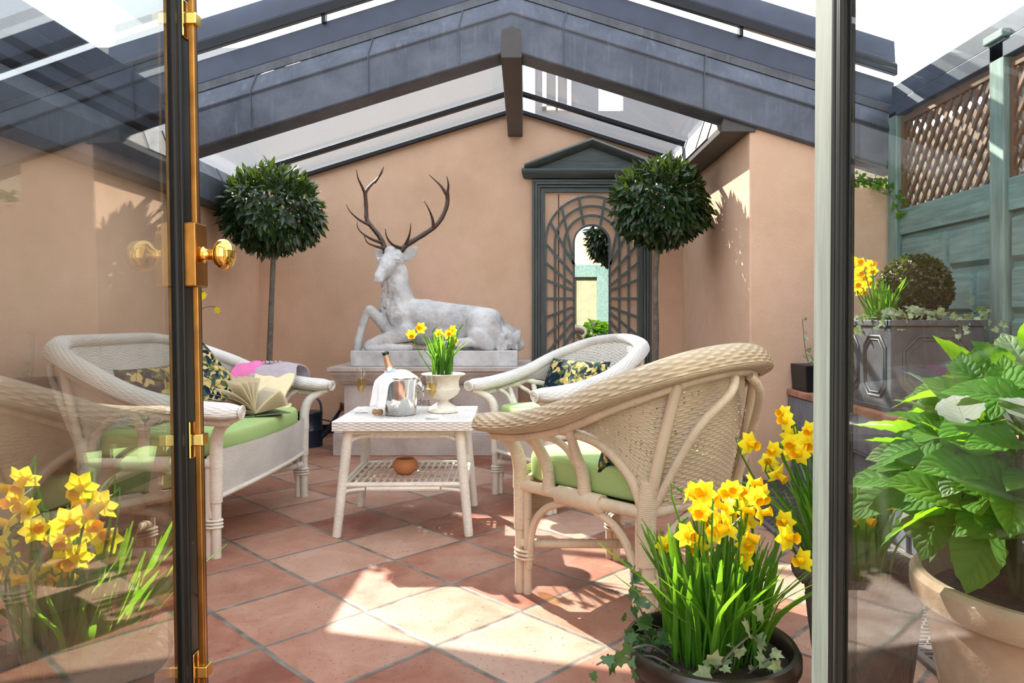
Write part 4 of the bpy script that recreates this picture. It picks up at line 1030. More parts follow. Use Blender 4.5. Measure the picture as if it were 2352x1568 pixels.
# ================================================================== plinth and stag
pl = thing('stone_plinth', 'broad moulded stone plinth below the stag, with a worn inscription', 'plinth', (-.78, 6.0, 0))
def slab(mb, x0, x1, y0, y1, z0, z1): mb.bx(x0, x1, y0, y1, z0, z1)
m = MB(); m.bx(-1.47, .02, 5.50, 6.58, 0, .17)
m.loft([[V((x, y, z)) for x, y in ((-1.47 + a, 5.50 + a), (.02 - a, 5.50 + a), (.02 - a, 6.58), (-1.47 + a, 6.58))] for z, a in ((.17, 0), (.185, .01), (.20, .035), (.235, .06), (.25, .07))])
obj('base_course', m, M['plinth'], pl, world=True, bev=.006, ang=30)
obj('dado', MB().bx(-1.40, -.05, 5.565, 6.58, .245, .545), M['plinth'], pl, world=True, smooth=False, bev=.004)
m = MB()
m.loft([[V((x, y, z)) for x, y in ((-1.40 - a, 5.565 - a), (-.05 + a, 5.565 - a), (-.05 + a, 6.58), (-1.40 - a, 6.58))] for z, a in ((.54, .0), (.545, .02), (.555, .025), (.556, .035), (.57, .038), (.571, .05), (.59, .06), (.605, .07), (.625, .085), (.65, .09), (.651, .105), (.678, .105))])
obj('cornice', m, M['plinth'], pl, world=True, ang=25)
for k, (txt, px, py, h) in enumerate((('des', 957, 929, .062), ('nt', 1022, 925, .062), ('G', 979, 941, .045), ('ITY', 1043, 941, .045))):
    cu = bpy.data.curves.new('inscription', 'FONT'); cu.body = txt; cu.size = h * 1.25; cu.extrude = .001
    o = bpy.data.objects.new('inscription', cu); COL.objects.link(o); o.parent = pl
    cu.materials.append(M['carve']); bpy.context.view_layer.update()
    me = bpy.data.meshes.new_from_object(o.evaluated_get(bpy.context.evaluated_depsgraph_get())); bpy.data.objects.remove(o)
    o = link('inscription', me, pl); p = at(px, py, 5.564); o.location = p - pl.location; o.rotation_euler = (PI / 2, 0, 0)

st = thing('stag_statue', 'pale carved stone stag lying on the plinth, with brown antlers', 'statue', (-.78, 5.9, .678))
YS = 5.86
# the slab it lies on
obj('slab', MB().bx(at(804, 0, 5.60).x, at(1189, 0, 5.60).x, 5.60, 6.20, .679, .80), M['stone'], st, world=True, smooth=False, bev=.006)
S = YS / F      # metres per surveyed pixel
def P(px, py, dy=0): q = at(px, py, YS); return V((q.x, YS + dy, q.z))
m = MB()
def cap(a, ra, b, rb, n=16): m.capsule(a, ra * S, b, rb * S, n)
def ell(c, rx, ry, rz, rot=None): m.ball(c, (rx * S, ry * S, rz * S), rot, 20)
# trunk: deep chest, long back, haunches
ell(P(932, 736), 47, 44, 52); ell(P(975, 740), 62, 46, 54, Matrix.Rotation(.12, 3, 'Y')); ell(P(1040, 748), 72, 46, 52, Matrix.Rotation(.15, 3, 'Y')); ell(P(1110, 760), 62, 44, 48, Matrix.Rotation(.22, 3, 'Y'))
ell(P(1158, 776), 38, 38, 34, Matrix.Rotation(.5, 3, 'Y'))
cap(P(925, 722), 40, P(1120, 745), 40)
# neck with throat mane
cap(P(925, 722), 40, P(911, 672), 33); cap(P(911, 672), 33, P(908, 626), 28); cap(P(905, 630), 27, P(906, 604), 24)
rm = random.Random(3)
for k in range(95):
    t = rm.random(); a = rm.uniform(-.35, 1.45); cx_, cy_, r_ = 907 + 14 * t, 640 + 95 * t, 27 + 16 * t
    p = P(cx_ - r_ * math.sin(a), cy_, -r_ * S * math.cos(a)); q = p + V((rm.uniform(-.025, .025), rm.uniform(-.012, .006), -rm.uniform(.035, .06)))
    cap(p, rm.uniform(3.5, 5.5), q, 2.0, 8)
# head, turned towards the room
hd = P(906, 594, -.04); nz = P(884, 641, -.25)
cap(hd, 25, hd.lerp(nz, .45), 19.5); cap(hd.lerp(nz, .4), 18.5, hd.lerp(nz, .80), 13); cap(hd.lerp(nz, .8), 13, nz, 11.5); ell(P(908, 618, -.06), 19, 17, 18)
cap(hd.lerp(nz, .12) - V((0, .0, .055)), 17, hd.lerp(nz, .8) - V((0, 0, .018)), 9)
ell(P(905, 578, -.02), 22, 20, 12)
for sx, ex in ((1, 917), (-1, 878)):
    e = P(ex, 602 if sx > 0 else 601, -.125 if sx > 0 else -.09); ell(e, 7.4, 6.5, 6); cap(e + V((-.02, -.008, .02)), 3.2, e + V((.024 * sx, -.002, .014)), 3.2, 8)
    cap(e + V((-.02, -.008, -.018)), 2.2, e + V((.022 * sx, -.0, -.014)), 2.2, 8)
cap(nz + V((-.018, -.016, -.026)), 5, nz + V((.018, -.016, -.026)), 5, 8)
# far foreleg raised at the knee, near foreleg folded under
cap(P(908, 765, -.06), 22, P(880, 738, -.10), 14); cap(P(880, 738, -.10), 14, P(858, 714, -.12), 11.5); ell(P(855, 714, -.12), 12, 11, 13)
cap(P(851, 718, -.12), 10, P(838, 752, -.12), 8); cap(P(838, 752, -.12), 8, P(832, 775, -.12), 9.5); cap(P(832, 775, -.12), 9.5, P(830, 797, -.13), 10.5)
cap(P(940, 762, -.14), 24, P(900, 775, -.17), 15); cap(P(900, 775, -.17), 15, P(862, 788, -.18), 11); ell(P(858, 792, -.18), 11, 11, 11)
cap(P(860, 797, -.19), 9, P(925, 797, -.20), 8); cap(P(925, 797, -.20), 8, P(950, 797, -.20), 8.5)
# near hind leg: thigh, hock on the slab, shank forward
ell(P(1112, 762, -.12), 42, 24, 48, Matrix.Rotation(-.35, 3, 'Y')); ell(P(1098, 744, -.13), 26, 18, 26)
cap(P(1100, 772, -.17), 22, P(1128, 792, -.19), 13); cap(P(1128, 794, -.19), 11, P(1085, 782, -.20), 11); cap(P(1085, 783, -.20), 11, P(1035, 786, -.21), 8.5); cap(P(1035, 786, -.21), 8.5, P(994, 797, -.21), 9)
# far hind foot and rump wool
cap(P(1050, 797, -.02), 9, P(1120, 795, -.02), 12)
for k in range(46):
    t = rm.random(); a = P(1135 + 58 * rm.random(), 762 + 32 * t, -.155 + .06 * rm.random())
    cap(a, 6.5, a + V((rm.uniform(-.01, .02), -.006, -.045)), 4, 8)
cap(P(1178, 772), 21, P(1192, 792, -.02), 13)
sb = obj('stag_body', m, M['stone'], st, world=True)
r = sb.modifiers.new('skin', 'REMESH'); r.mode = 'VOXEL'; r.voxel_size = .0065; r.use_smooth_shade = True
s = sb.modifiers.new('smooth', 'SMOOTH'); s.factor = .5; s.iterations = 6
tx = bpy.data.textures.new('chisel', 'CLOUDS'); tx.noise_scale = .11; tx.noise_depth = 3
dm = sb.modifiers.new('chisel', 'DISPLACE'); dm.texture = tx; dm.strength = .022; dm.mid_level = .5; dm.texture_coords = 'LOCAL'
for ex, ey, dy, sx, tl_ in ((919, 602, -.143, 1, .25), (882, 601, -.128, -1, -.9)):
    c = P(ex, ey, dy); Rz = Matrix.Rotation(tl_, 3, 'Z'); e = MB(); e.ball(c, (.014, .012, .012), None, 16)
    for up_ in (1, -1):
        e.tube([c + Rz @ V((.021 * math.cos(q), -.010 * math.sin(q), .012 * up_ * math.sin(q))) for q in np.linspace(0, PI, 12)], [.0015 + .0028 * math.sin(q) for q in np.linspace(0, PI, 12)], 7)
    obj('eye', e, M['stone'], st, world=True, ang=70)
# ears
for a, b, wd, sd_ in ((P(924, 595, -.02), P(959, 569, -.02), 1, 1), (P(882, 594, .0), P(861, 573, .03), 1, -1)):
    e = MB(); ax = (b - a).normalized(); ln = (b - a).length * 1.05; side = ax.cross(V((0, -1, 0))).normalized(); secs = []
    for t in np.linspace(0, 1, 9):
        wdt = (.018 + .030 * math.sin(PI * min(1, t * 1.02) ** .85)) * (1 if t < 1 else .1) * (1 - .35 * t ** 3); c = a + ax * ln * t
        front = V((0, -1, 0)); ring = []
        for k in range(12):
            q = 2 * PI * k / 12; dx = math.cos(q) * wdt; dyy = math.sin(q) * .012
            cup = .016 * (1 - (math.cos(q)) ** 2) if math.sin(q) > 0 else .010 * (1 - math.cos(q) ** 2)
            ring.append(c + side * dx + front * (dyy - cup * math.sin(PI * t)))
        secs.append(ring)
    e.loft(secs); obj('ear', e, M['stone'], st, world=True, ang=80)
# antlers
def A(x, y, dy=0): return P(760 + x / 3.408, 360 + y / 3.408, dy)
def antler(parts):
    a = MB()
    for pts, r0, r1 in parts:
        C = crom([A(*p) for p in pts], 26); t = np.linspace(0, 1, 26)
        rr = (r0 + (r1 - r0) * t ** .8) * S; rr *= 1 + .05 * np.sin(t * 40)
        a.tube([V(p) for p in C], rr, 12)
    a.ball(A(*parts[0][0][0]), (7.5 * S, 7.5 * S, 4.5 * S), None, 14)
    return obj('antler', a, M['antler'], st, world=True, ang=80)
antler([([(436, 752, -.03), (418, 700, -.01), (372, 615, .02), (300, 530, .05), (265, 475, .07), (257, 380, .09), (250, 262, .08)], 6.2, 4.4),
        ([(252, 275, .08), (228, 215, .05), (207, 160, .02), (200, 98, .0)], 4.2, .6), ([(250, 270, .08), (280, 218, .10), (335, 150, .13), (372, 105, .13), (392, 52, .12)], 4.6, .7), ([(318, 180, .12), (350, 150, .10), (378, 110, .07), (393, 78, .05)], 3.2, .6),
        ([(428, 722, -.03), (375, 712, -.12), (325, 690, -.18), (303, 640, -.20)], 4.6, .7), ([(395, 672, .0), (330, 650, -.06), (262, 605, -.10), (232, 560, -.11), (230, 520, -.10)], 4.4, .7),
        ([(295, 528, .05), (215, 488, .02), (155, 430, -.02), (129, 378, -.04)], 4.2, .6)])
antler([([(548, 752, -.04), (585, 700, -.02), (680, 632, .02), (775, 565, .05), (835, 505, .07), (882, 415, .09), (903, 330, .10), (900, 262, .08)], 6.4, 5.0),
        ([(898, 285, .09), (912, 225, .07), (912, 185, .05), (903, 146, .03)], 4.8, .7), ([(893, 275, .09), (850, 210, .10), (800, 160, .12), (752, 115, .14)], 4.6, .8),
        ([(798, 555, .05), (792, 480, .02), (765, 405, -.02), (732, 348, -.05)], 4.6, .6), ([(552, 722, -.04), (498, 695, -.12), (470, 645, -.18), (463, 587, -.2)], 4.8, .7), ([(590, 690, -.02), (620, 645, -.08), (640, 590, -.12), (644, 537, -.13)], 4.8, .7)])

# ================================================================== trellis mirror
TY = 6.595; K = 6.6 / F
tm = thing('trellis_mirror', 'grey green pedimented trellis with an arched mirror on the back wall', 'mirror', (at(1358.5, 0, 6.6).x, TY, 0))
def W(px, py): q = at(px, py, 6.6); return q.x, q.z
cx, cz = W(1358.5, 559)
XO, XI, ZT, ZI = 136.5 * K, 106.5 * K, W(0, 414)[1], W(0, 447)[1]
m = MB()
for k, (a, d) in enumerate(((0, .045), (.028, .056), (.052, .046), (.078, .036))):
    b = (.024, .048, .074, .118)[k]
    for sx in (-1, 1): m.bx(cx + sx * (XO - a), cx + sx * (XO - b), TY - d, TY, .02, ZT - a)
obj('side_casing', m, M['trellis'], tm, world=True, smooth=False, bev=.003)
m = MB()
for k, (a, d) in enumerate(((0, .045), (.028, .056), (.052, .046), (.078, .036))):
    b = (.024, .048, .074, .118)[k]; m.bx(cx - XO + a, cx + XO - a, TY - d - .001, TY, ZT - b, ZT - a)
obj('head_casing', m, M['trellisx'], tm, world=True, smooth=False, bev=.003)
zc0 = W(0, 412)[1]; zc1 = W(0, 391)[1]; za = W(0, 322)[1]; xh = 153 * K
m = MB(); prof = [(.05, 0), (.065, .012), (.085, .03), (.10, .05), (.105, .07), (.09, zc1 - zc0), (0, zc1 - zc0), (0, 0)]
m.loft([[V((cx - xh - d * .3, TY - d, zc0 + z)) for d, z in prof], [V((cx + xh + d * .3, TY - d, zc0 + z)) for d, z in prof]])
obj('cornice', m, M['trellisx'], tm, world=True, ang=50, bev=.003)
m = MB()
rk = [(.0, 0), (.03, .0), (.06, .02), (.09, .035), (.105, .055), (.09, .075), (0, .075)]
for sx in (-1, 1):
    a = [V((cx + sx * (xh + .005), TY - d, zc1 + z - .075 + .04)) for d, z in rk]; b = [V((cx, TY - d, za + z - .075)) for d, z in rk]
    m.loft([a, b])
obj('raking_cornice', m, M['trellisx'], tm, world=True, ang=50)
m = MB(); m.prism([V((cx - xh + .02, TY, zc1)), V((cx + xh - .02, TY, zc1)), V((cx, TY, za - .03))], (0, 0, 0), (0, -.03, 0)); obj('tympanum', m, M['trellisx'], tm, world=True, smooth=False)
obj('back_panel', MB().bx(cx - XI - .02, cx + XI + .02, TY - .012, TY, .1, ZI + .02), M['stucco'], tm, world=True, smooth=False)
m = MB(); m.bx(cx - .306, cx - .298, TY - .0135, TY - .012, .1, ZI); obj('panel_joint', m, M['shadejoint'], tm, world=True, smooth=False)
RAD = (106 * K, 84 * K, 62.5 * K, 41 * K); zb = .30
m = MB()
for k, rr in enumerate(RAD):
    wd = .022 if k < 3 else .016
    y = TY - .036 + .004 * (k % 2)
    for sx in (-1, 1): m.bx(cx + sx * rr - wd / 2, cx + sx * rr + wd / 2, y - .010, y, zb, cz)
    A0 = []; 
    for t in np.linspace(0, PI, 37):
        A0.append([V((cx + (rr - wd / 2) * math.cos(t), y - .010, cz + (rr - wd / 2) * math.sin(t))), V((cx + (rr + wd / 2) * math.cos(t), y - .010, cz + (rr + wd / 2) * math.sin(t))), V((cx + (rr + wd / 2) * math.cos(t), y, cz + (rr + wd / 2) * math.sin(t))), V((cx + (rr - wd / 2) * math.cos(t), y, cz + (rr - wd / 2) * math.sin(t)))])
    m.loft(A0)
obj('trellis_arches', m, M['trellis'], tm, world=True, smooth=False)
m = MB()
def TP(x, y): q = W(1180 + x / 2.8, 300 + y / 2.8); return q
bars = [((415, 432), (446, 612)), ((305, 490), (385, 862)), ((232, 592), (388, 872)), ((202, 728), (388, 938)), ((202, 850), (388, 1002)), ((202, 960), (388, 1032)), ((202, 1081), (388, 1081)), ((202, 1202), (388, 1132)), ((202, 1320), (388, 1168)), ((202, 1442), (388, 1220)), ((202, 1560), (388, 1278)), ((202, 1690), (388, 1350)), ((202, 1830), (388, 1440)), ((202, 2000), (388, 1560))]
for (x0, y0), (x1, y1) in bars:
    for sx in (-1, 1):
        a, b = TP(x0, y0), TP(x1, y1); a = V((cx + sx * (cx - a[0]), TY - .046, a[1])); b = V((cx + sx * (cx - b[0]), TY - .046, b[1]))
        m.bar(a, b, .012, .023, (0, 0, 1)) if False else m.bar(a, b, .023, .011, (0, 1, 0))
obj('trellis_rays', m, M['trellisx'], tm, world=True, smooth=False)
mr = MB(); r0 = 40 * K
poly = [V((cx - r0, 0, .32)), V((cx + r0, 0, .32))] + [V((cx + r0 * math.cos(t), 0, cz + r0 * math.sin(t))) for t in np.linspace(0, PI, 33)]
mr.prism(poly, (0, TY - .012, 0), (0, TY - .018, 0)); obj('mirror_glass', mr, M['mirror'], tm, world=True, smooth=False)

# ================================================================== watering can
wc = thing('watering_can', 'navy blue watering can with copper rose, standing by the back wall', 'watering can', (-1.78, 5.95, 0))
obj('can_body', MB().lathe([(0, 0), (.105, 0), (.108, .01), (.104, .012), (.103, .13), (.106, .135), (.103, .14), (.100, .27), (.104, .275), (.102, .285), (.09, .288), (0, .295)], 36), M['navy'], wc, ang=40)
m = MB(); m.tube([(.085, 0, .07), (.15, -.01, .12), (.26, -.02, .30)], [.026, .022, .013], 12); m.tube([(.09, 0, .22), (.19, -.012, .20)], .006, 8); obj('spout', m, M['navy'], wc)
m = MB(); m.lathe([(.012, 0), (.042, .045), (.046, .05), (0, .056)], 20, (.258, -.02, .295), rot=Matrix.Rotation(.75, 3, 'Y')); obj('rose', m, M['copper'], wc)
m = MB(); smooth_tube(m, [(-.06, 0, .28), (-.03, 0, .37), (.03, 0, .40), (.085, 0, .36), (.10, 0, .25)], .009, 8, 18); obj('handle', m, M['navy'], wc)
# ================================================================== bay trees
BAYT = leaf_template(1, .17, .25, .18, 5)
def bay(label, c, r, rz, trunk, seed):
    global rng
    rng = np.random.default_rng(seed)
    base = trunk[0]
    t = thing('bay_tree', label, 'tree', (base.x, base.y, 0), 0, 'lollipop bay trees')
    n = 2300
    d = sph(n); rad = .52 + .48 * rng.random(n) ** .5
    lump = 1 + .07 * np.sin(5 * d[:, 0] + 3 * d[:, 2] + seed) * np.cos(4 * d[:, 1])
    zsq = np.where(d[:, 2] < 0, .80, 1.0)
    pos = np.array(c)[None] + d * np.stack([np.full(n, r), np.full(n, r), rz * zsq], 1) * (rad * lump * .93)[:, None]
    ax = d * .9 + rng.normal(size=(n, 3)) * .45 + np.stack([0 * d[:, 0], 0 * d[:, 0], np.where(d[:, 2] > .5, .35, -.55)], 1)
    nrm = d + rng.normal(size=(n, 3)) * .4 + np.array([0, 0, .5])
    m = MB(); scatter(m, BAYT, frames(ax, nrm), pos, .075 + .03 * rng.random(n))
    obj('foliage', m, M['bay'], t, world=True, ang=60)
    m = MB(); smooth_tube(m, trunk, [.024, .021, .022, .019, .019], 10, 24)
    for k in range(9):
        a = rng.random() * 2 * PI; e = V(c) + V((math.cos(a) * r * .6, math.sin(a) * r * .6, (rng.random() - .3) * rz * .7)); s = V(trunk[-1])
        m.tube([s, s.lerp(e, .5) + V((0, 0, .03)), e], [.012, .008, .004], 6)
    obj('trunk', m, M['bark'], t, world=True)
    obj('pot', MB().lathe([(0, 0), (.13, 0), (.16, .26), (.175, .262), (.178, .30), (.165, .30), (.155, .27), (0, .27)], 36, base), M['terra'], t, world=True)
    obj('soil', MB().lathe([(.156, .275), (.08, .285), (0, .288)], 28, base, cap=False), M['soil'], t, world=True)
    return t
Y1 = 5.6
tl = bay('lollipop bay tree in the left corner, behind the settee', at(625, 492, Y1), .40, .37, [at(612, 0, Y1) * V((1, 1, 0)) if False else V((at(614, 0, Y1).x, Y1, 0.0)), V((at(617, 0, Y1).x, Y1, .5)), V((at(621, 0, Y1).x, Y1, .95)), V((at(625, 0, Y1).x, Y1, 1.3)), V((at(630, 0, Y1).x, Y1, 1.72))], 11)
Y2 = 5.43
tr = bay('lollipop bay tree in front of the trellis mirror', at(1517, 477, Y2), .372, .352, [V((at(1503, 0, Y2).x, Y2, 0)), V((at(1504, 0, Y2).x, Y2, .5)), V((at(1507, 0, Y2).x, Y2, .95)), V((at(1506, 0, Y2).x, Y2, 1.35)), V((at(1515, 0, Y2).x, Y2, 1.75))], 23)
LOB = lobed_template()
def ivy(parent, pts_list, name, mat, size, seed, per=.035, stem=.0022):
    g = np.random.default_rng(seed); m = MB(); sm = MB()
    for pts in pts_list:
        ln = sum((V(b) - V(a)).length for a, b in zip(pts, pts[1:])); k = max(4, int(ln / per)); A = crom(pts, k)
        sm.tube([V(p) for p in A], stem, 5)
        pos = A + g.normal(size=A.shape) * size * .45
        up = np.tile((0, -.75, .75), (k, 1)) + g.normal(size=A.shape) * .45; ax = g.normal(size=A.shape) * .7 + np.array([0, -.3, -.35])
        scatter(m, LOB, frames(ax, up), pos, size * (.6 + .7 * g.random(k)))
    o = obj(name, m, mat, parent, world=True, ang=70); obj('ivy_stems', sm, M['bark'], o, world=True)
    return o
ivy(tl, [[(-1.93, 5.5, .29), (-1.75, 5.3, .56), (-1.55, 5.1, .64), (-1.41, 5.0, .62)], [(-1.93, 5.5, .29), (-1.9, 5.36, .22), (-1.85, 5.33, .1)]], 'ivy', M['ivypale'], .034, 5, .07)
# climber with small yellow flowers on the pipe
cl = thing('jasmine_sprig', 'thin wiry sprig with tiny yellow flowers on the grey pipe', 'plant', (XL + .1, 5.1, 1.1))
m = MB(); smooth_tube(m, [(-2.33, 5.08, 1.05), (-2.27, 5.02, 1.11), (-2.20, 5.0, 1.135), (-2.14, 5.0, 1.13)], .0022, 5, 16); smooth_tube(m, [(-2.33, 5.08, 1.05), (-2.31, 5.02, 1.2), (-2.26, 5.0, 1.245), (-2.235, 5.0, 1.235)], .0022, 5, 16); obj('stems', m, M['sprig'], cl, world=True)
SPR = (-2.14, 5.0, 1.11), (-2.235, 5.0, 1.215), (-2.27, 5.0, 1.225), (-2.25, 4.99, 1.195)
def star(r=.022, n=6):
    m = MB()
    for k in range(n):
        a = 2 * PI * k / n; c, s = math.cos(a), math.sin(a)
        def q(rr, w, z): return V((c * rr - s * w, s * rr + c * w, z))
        m._add([q(.1 * r, -.12 * r, 0), q(.1 * r, .12 * r, 0), q(.55 * r, -.34 * r, .06 * r), q(.55 * r, 0, -.03 * r), q(.55 * r, .34 * r, .06 * r), q(r, 0, -.12 * r)], [(0, 2, 3), (0, 3, 1), (1, 3, 4), (2, 5, 3), (3, 5, 4)])
    return m
f0 = obj('blossom', star(.028), M['petal'], cl); f0.location = V(SPR[0]) - cl.location; f0.rotation_euler = (1.9, .3, 0)
for p in SPR[1:]:
    f = f0.copy(); COL.objects.link(f); f.parent = cl; f.location = V(p) - cl.location; f.rotation_euler = (1.4, random.uniform(-.5, .5), 0)

# ================================================================== daffodils
FLOWER = {}
def flower(parent, p, d, size=1.0):
    d = V(d).normalized()
    if 'a' not in FLOWER:
        m = MB(); r = .030
        for lay in (0, 1):
            for k in range(3):
                a = 2 * PI * (k + .5 * lay) / 3; c, s = math.cos(a), math.sin(a); z0 = -.0012 * lay
                rows = []
                for t, w, z in ((.0, .16, 0), (.3, .34, .10), (.58, .385, .05), (.82, .22, -.06), (1.04, .02, -.16)):
                    rows.append([V(((.12 + .9 * t) * r * c - q * w * r * s, (.12 + .9 * t) * r * s + q * w * r * c, z0 + z * r - .05 * r * q * q)) for q in (-1, -.5, 0, .5, 1)])
                m.grid(rows)
        f = obj('flower', m, M['petal'], parent, ang=80)
        t = MB(); n = 18; secs = []
        for z, rr in ((-.004, .003), (.0, .007), (.008, .0082), (.018, .0085), (.024, .0098), (.028, .0125)):
            secs.append([V((rr * (1 + (.10 * math.sin(6 * q) if z > .02 else 0)) * math.cos(q), rr * (1 + (.10 * math.sin(6 * q) if z > .02 else 0)) * math.sin(q), z)) for q in np.linspace(0, 2 * PI, n, endpoint=False)])
        secs += [[V((p.x * .86, p.y * .86, p.z - .001)) for p in secs[-1]], [V((p.x * .62, p.y * .62, .012)) for p in secs[-1]], [V((p.x * .3, p.y * .3, .004)) for p in secs[-1]]]
        t.loft(secs); tr_ = obj('trumpet', t, M['trumpet'], f, ang=80)
        FLOWER['a'] = f
    else:
        f = copy_tree(FLOWER['a'], parent)
    r = rootof(parent).location
    f.location = V(p) - r; f.rotation_euler = d.to_track_quat('Z', 'Y').to_euler(); f.scale = (size,) * 3
    return f
def daffodils(parent, c, rad, heads, nleaf, hleaf, seed, size=1.0, lean=(0, 0), wl=.0062, buds=3, face=(0, -1, -.1)):
    g = np.random.default_rng(seed); c = V(c)
    sm = MB(); bd = sm
    for h in heads:
        h = V(h); a = g.random() * 2 * PI; q = rad * .75 * g.random() ** .5
        b = c + V((q * math.cos(a), q * math.sin(a), 0)); b += (V((h.x, h.y, b.z)) - b) * .35
        if (V((b.x, b.y)) - V((c.x, c.y))).length > rad * .85: b = c + (b - c).normalized() * rad * .85
        d = V(face) + V((g.normal() * .85, g.normal() * .45, g.normal() * .35)); d.normalize()
        back = h - d * .012 * size
        top = back - d * .028 * size + V((0, 0, .012)); neck = top + V((0, 0, -.035))
        smooth_tube(sm, [b, b.lerp(neck, .5) + V((g.normal() * .008, g.normal() * .008, 0)), neck, top, back], [.0034 * size, .003 * size, .0026 * size, .0022 * size], 6, 14)
        flower(parent, h, d, size * (.86 + .28 * g.random()))
        bd.capsule(back - d * .004, .004 * size, back - d * .012 + V((0, 0, .003)), .003 * size, 6)
    for k in range(buds):
        a = g.random() * 2 * PI; b = c + V((rad * .7 * math.cos(a), rad * .7 * math.sin(a), 0)); e = b + V((g.normal() * .04, g.normal() * .04, hleaf * (.75 + .3 * g.random())))
        smooth_tube(sm, [b, b.lerp(e, .5), e], .0026 * size, 6, 8); bd.capsule(e, .0045 * size, e + V((.02, -.012, .022)) * size, .0025 * size, 7)
    obj('flower_stems', sm, M['daffleaf'], parent, world=True)
    m = MB()
    for k in range(nleaf):
        a = g.random() * 2 * PI; q = rad * .85 * g.random() ** .5; b = c + V((q * math.cos(a), q * math.sin(a), 0))
        hh = hleaf * (.55 + .5 * g.random()); sp = (.10 + .55 * g.random() ** 2) * hh; a2 = a + g.normal() * .6
        e = b + V((math.cos(a2) * sp + lean[0] * hh, math.sin(a2) * sp + lean[1] * hh, hh * (1 - .25 * (sp / hh))))
        mid = b.lerp(e, .5) + V((-math.cos(a2), -math.sin(a2), 0)) * sp * .22 + V((0, 0, hh * .05))
        A = crom([b, mid, e], 9); side = V((-math.sin(a2 + .8 * g.normal()), math.cos(a2), 0)).normalized(); w = wl * (.75 + .5 * g.random())
        rows = []
        for i, p in enumerate(A):
            t = i / 8; ww = w * min(1, (1.02 - t) * 4) ** .6 * (.75 + .25 * min(1, 3 * t)); n_ = V((math.cos(a2), math.sin(a2), 0)) * .25 * ww
            rows.append([V(p) - side * ww + n_, V(p), V(p) + side * ww + n_])
        m.grid(rows)
    obj('leaves', m, M['daffleaf'], parent, world=True, ang=80)

# black pot at the right foot of the picture
def heads(pix, Y, spread, seed):
    g = np.random.default_rng(seed); return [at(x, y, Y + spread * (g.random() - .5) * 2) for x, y in pix]
Z2 = [(1345, 540), (1500, 185), (1555, 180), (1610, 185), (1635, 215), (1490, 470), (1565, 545), (1580, 310), (1630, 330), (1680, 455), (1650, 375), (1765, 185), (1800, 165), (1930, 120), (1880, 205), (1960, 215), (1990, 195), (1820, 310), (1760, 290), (1870, 300), (1990, 325), (1900, 385), (1730, 395), (1770, 420), (1895, 470), (1895, 540), (1885, 640), (2155, 375), (2170, 490), (2280, 640), (1700, 410)]
bp = thing('potted_daffodils', 'yellow daffodils and trailing ivy in a low bronze black glazed pot', 'potted plant', (.433, 1.68, 0), 0, 'pots of yellow daffodils')
cb = V((.433, 1.68, 0))
obj('pot', MB().lathe([(0, 0), (.125, 0), (.132, .012), (.150, .10), (.172, .19), (.186, .235), (.184, .245), (.196, .252), (.203, .266), (.203, .285), (.196, .298), (.186, .300), (.180, .292), (.176, .262), (0, .25)], 56, cb), M['blackpot'], bp, world=True, ang=35)
obj('soil', MB().lathe([(.178, .262), (.11, .272), (.05, .266), (0, .27)], 40, cb, cap=False), M['soil'], bp, world=True)
daffodils(bp, cb + V((.01, -.0, .265)), .135, heads([(1070 + x / 2.94, 1068 + y / 2.94) for x, y in Z2], 1.66, .09, 4), 190, .30, 31, .92)
ivy(bp, [[cb + V(q) for q in pts] for pts in ([(-.10, -.02, .27), (-.15, -.05, .31), (-.21, -.06, .30), (-.27, -.05, .265)], [(-.10, .05, .27), (-.15, .06, .34), (-.17, .08, .40), (-.16, .10, .44)], [(-.09, -.09, .27), (-.15, -.07, .295), (-.19, -.04, .27)], [(-.12, .0, .27), (-.16, .01, .33), (-.19, .03, .36)], [(-.11, .06, .27), (-.17, .02, .30), (-.18, -.05, .28)], [(-.13, .09, .27), (-.17, .10, .33)], [(-.08, -.12, .27), (-.13, -.13, .29), (-.16, -.10, .275)])], 'ivy', M['ivy'], .034, 8, .017)
ivy(bp, [[cb + V(q) for q in pts] for pts in ([(-.02, -.10, .27), (.02, -.12, .33), (.06, -.11, .36), (.09, -.12, .33)], [(.0, -.09, .27), (-.03, -.13, .31), (-.02, -.14, .30)], [(.03, -.08, .27), (.06, -.09, .39), (.05, -.10, .40)], [(.06, -.10, .27), (.10, -.13, .32), (.12, -.14, .30)])], 'variegated_ivy', M['ivypale'], .04, 9, .03)

def rope_pot(c, r, h):
    """tapered basket-work clay pot with a twisted rope rim"""
    m = MB(); m.lathe([(0, 0), (r * .62, 0), (r * .64, .015), (r * .92, h - .05), (r * .90, h - .02), (r * .80, h - .025), (r * .78, h - .06), (0, h - .06)], 44, c)
    k = 44
    for sgn in (-1, 1):
        for j in range(14):
            A = []
            for t in np.linspace(0, 1, 10):
                z = .03 + (h - .10) * t; rr = r * (.645 + .27 * z / h) + .002; a = 2 * PI * j / 14 + sgn * t * .75; A.append(V(c) + V((rr * math.cos(a), rr * math.sin(a), z)))
            m.tube(A, .0065, 6)
    return m
def rope_rim(c, r, h):
    m = MB()
    for ph in range(5):
        A = []
        for a in np.linspace(0, 2 * PI, 160, endpoint=False):
            q = a * 11 + 2 * PI * ph / 5; A.append(V(c) + V(((r + .016 * math.cos(q)) * math.cos(a), (r + .016 * math.cos(q)) * math.sin(a), h + .016 * math.sin(q))))
        m.tube(A, .011, 7, closed=True)
    return m
cr = V((.916, 1.95, 0))
rp = thing('potted_daffodils', 'tall daffodils in a basket-textured clay pot with rope rim, behind the open right door', 'potted plant', cr, 0, 'pots of yellow daffodils')
obj('pot', rope_pot(cr, .160, .365), M['ropepot'], rp, world=True, ang=50); obj('rope_rim', rope_rim(cr, .155, .36), M['ropepot'], rp, world=True, ang=60)
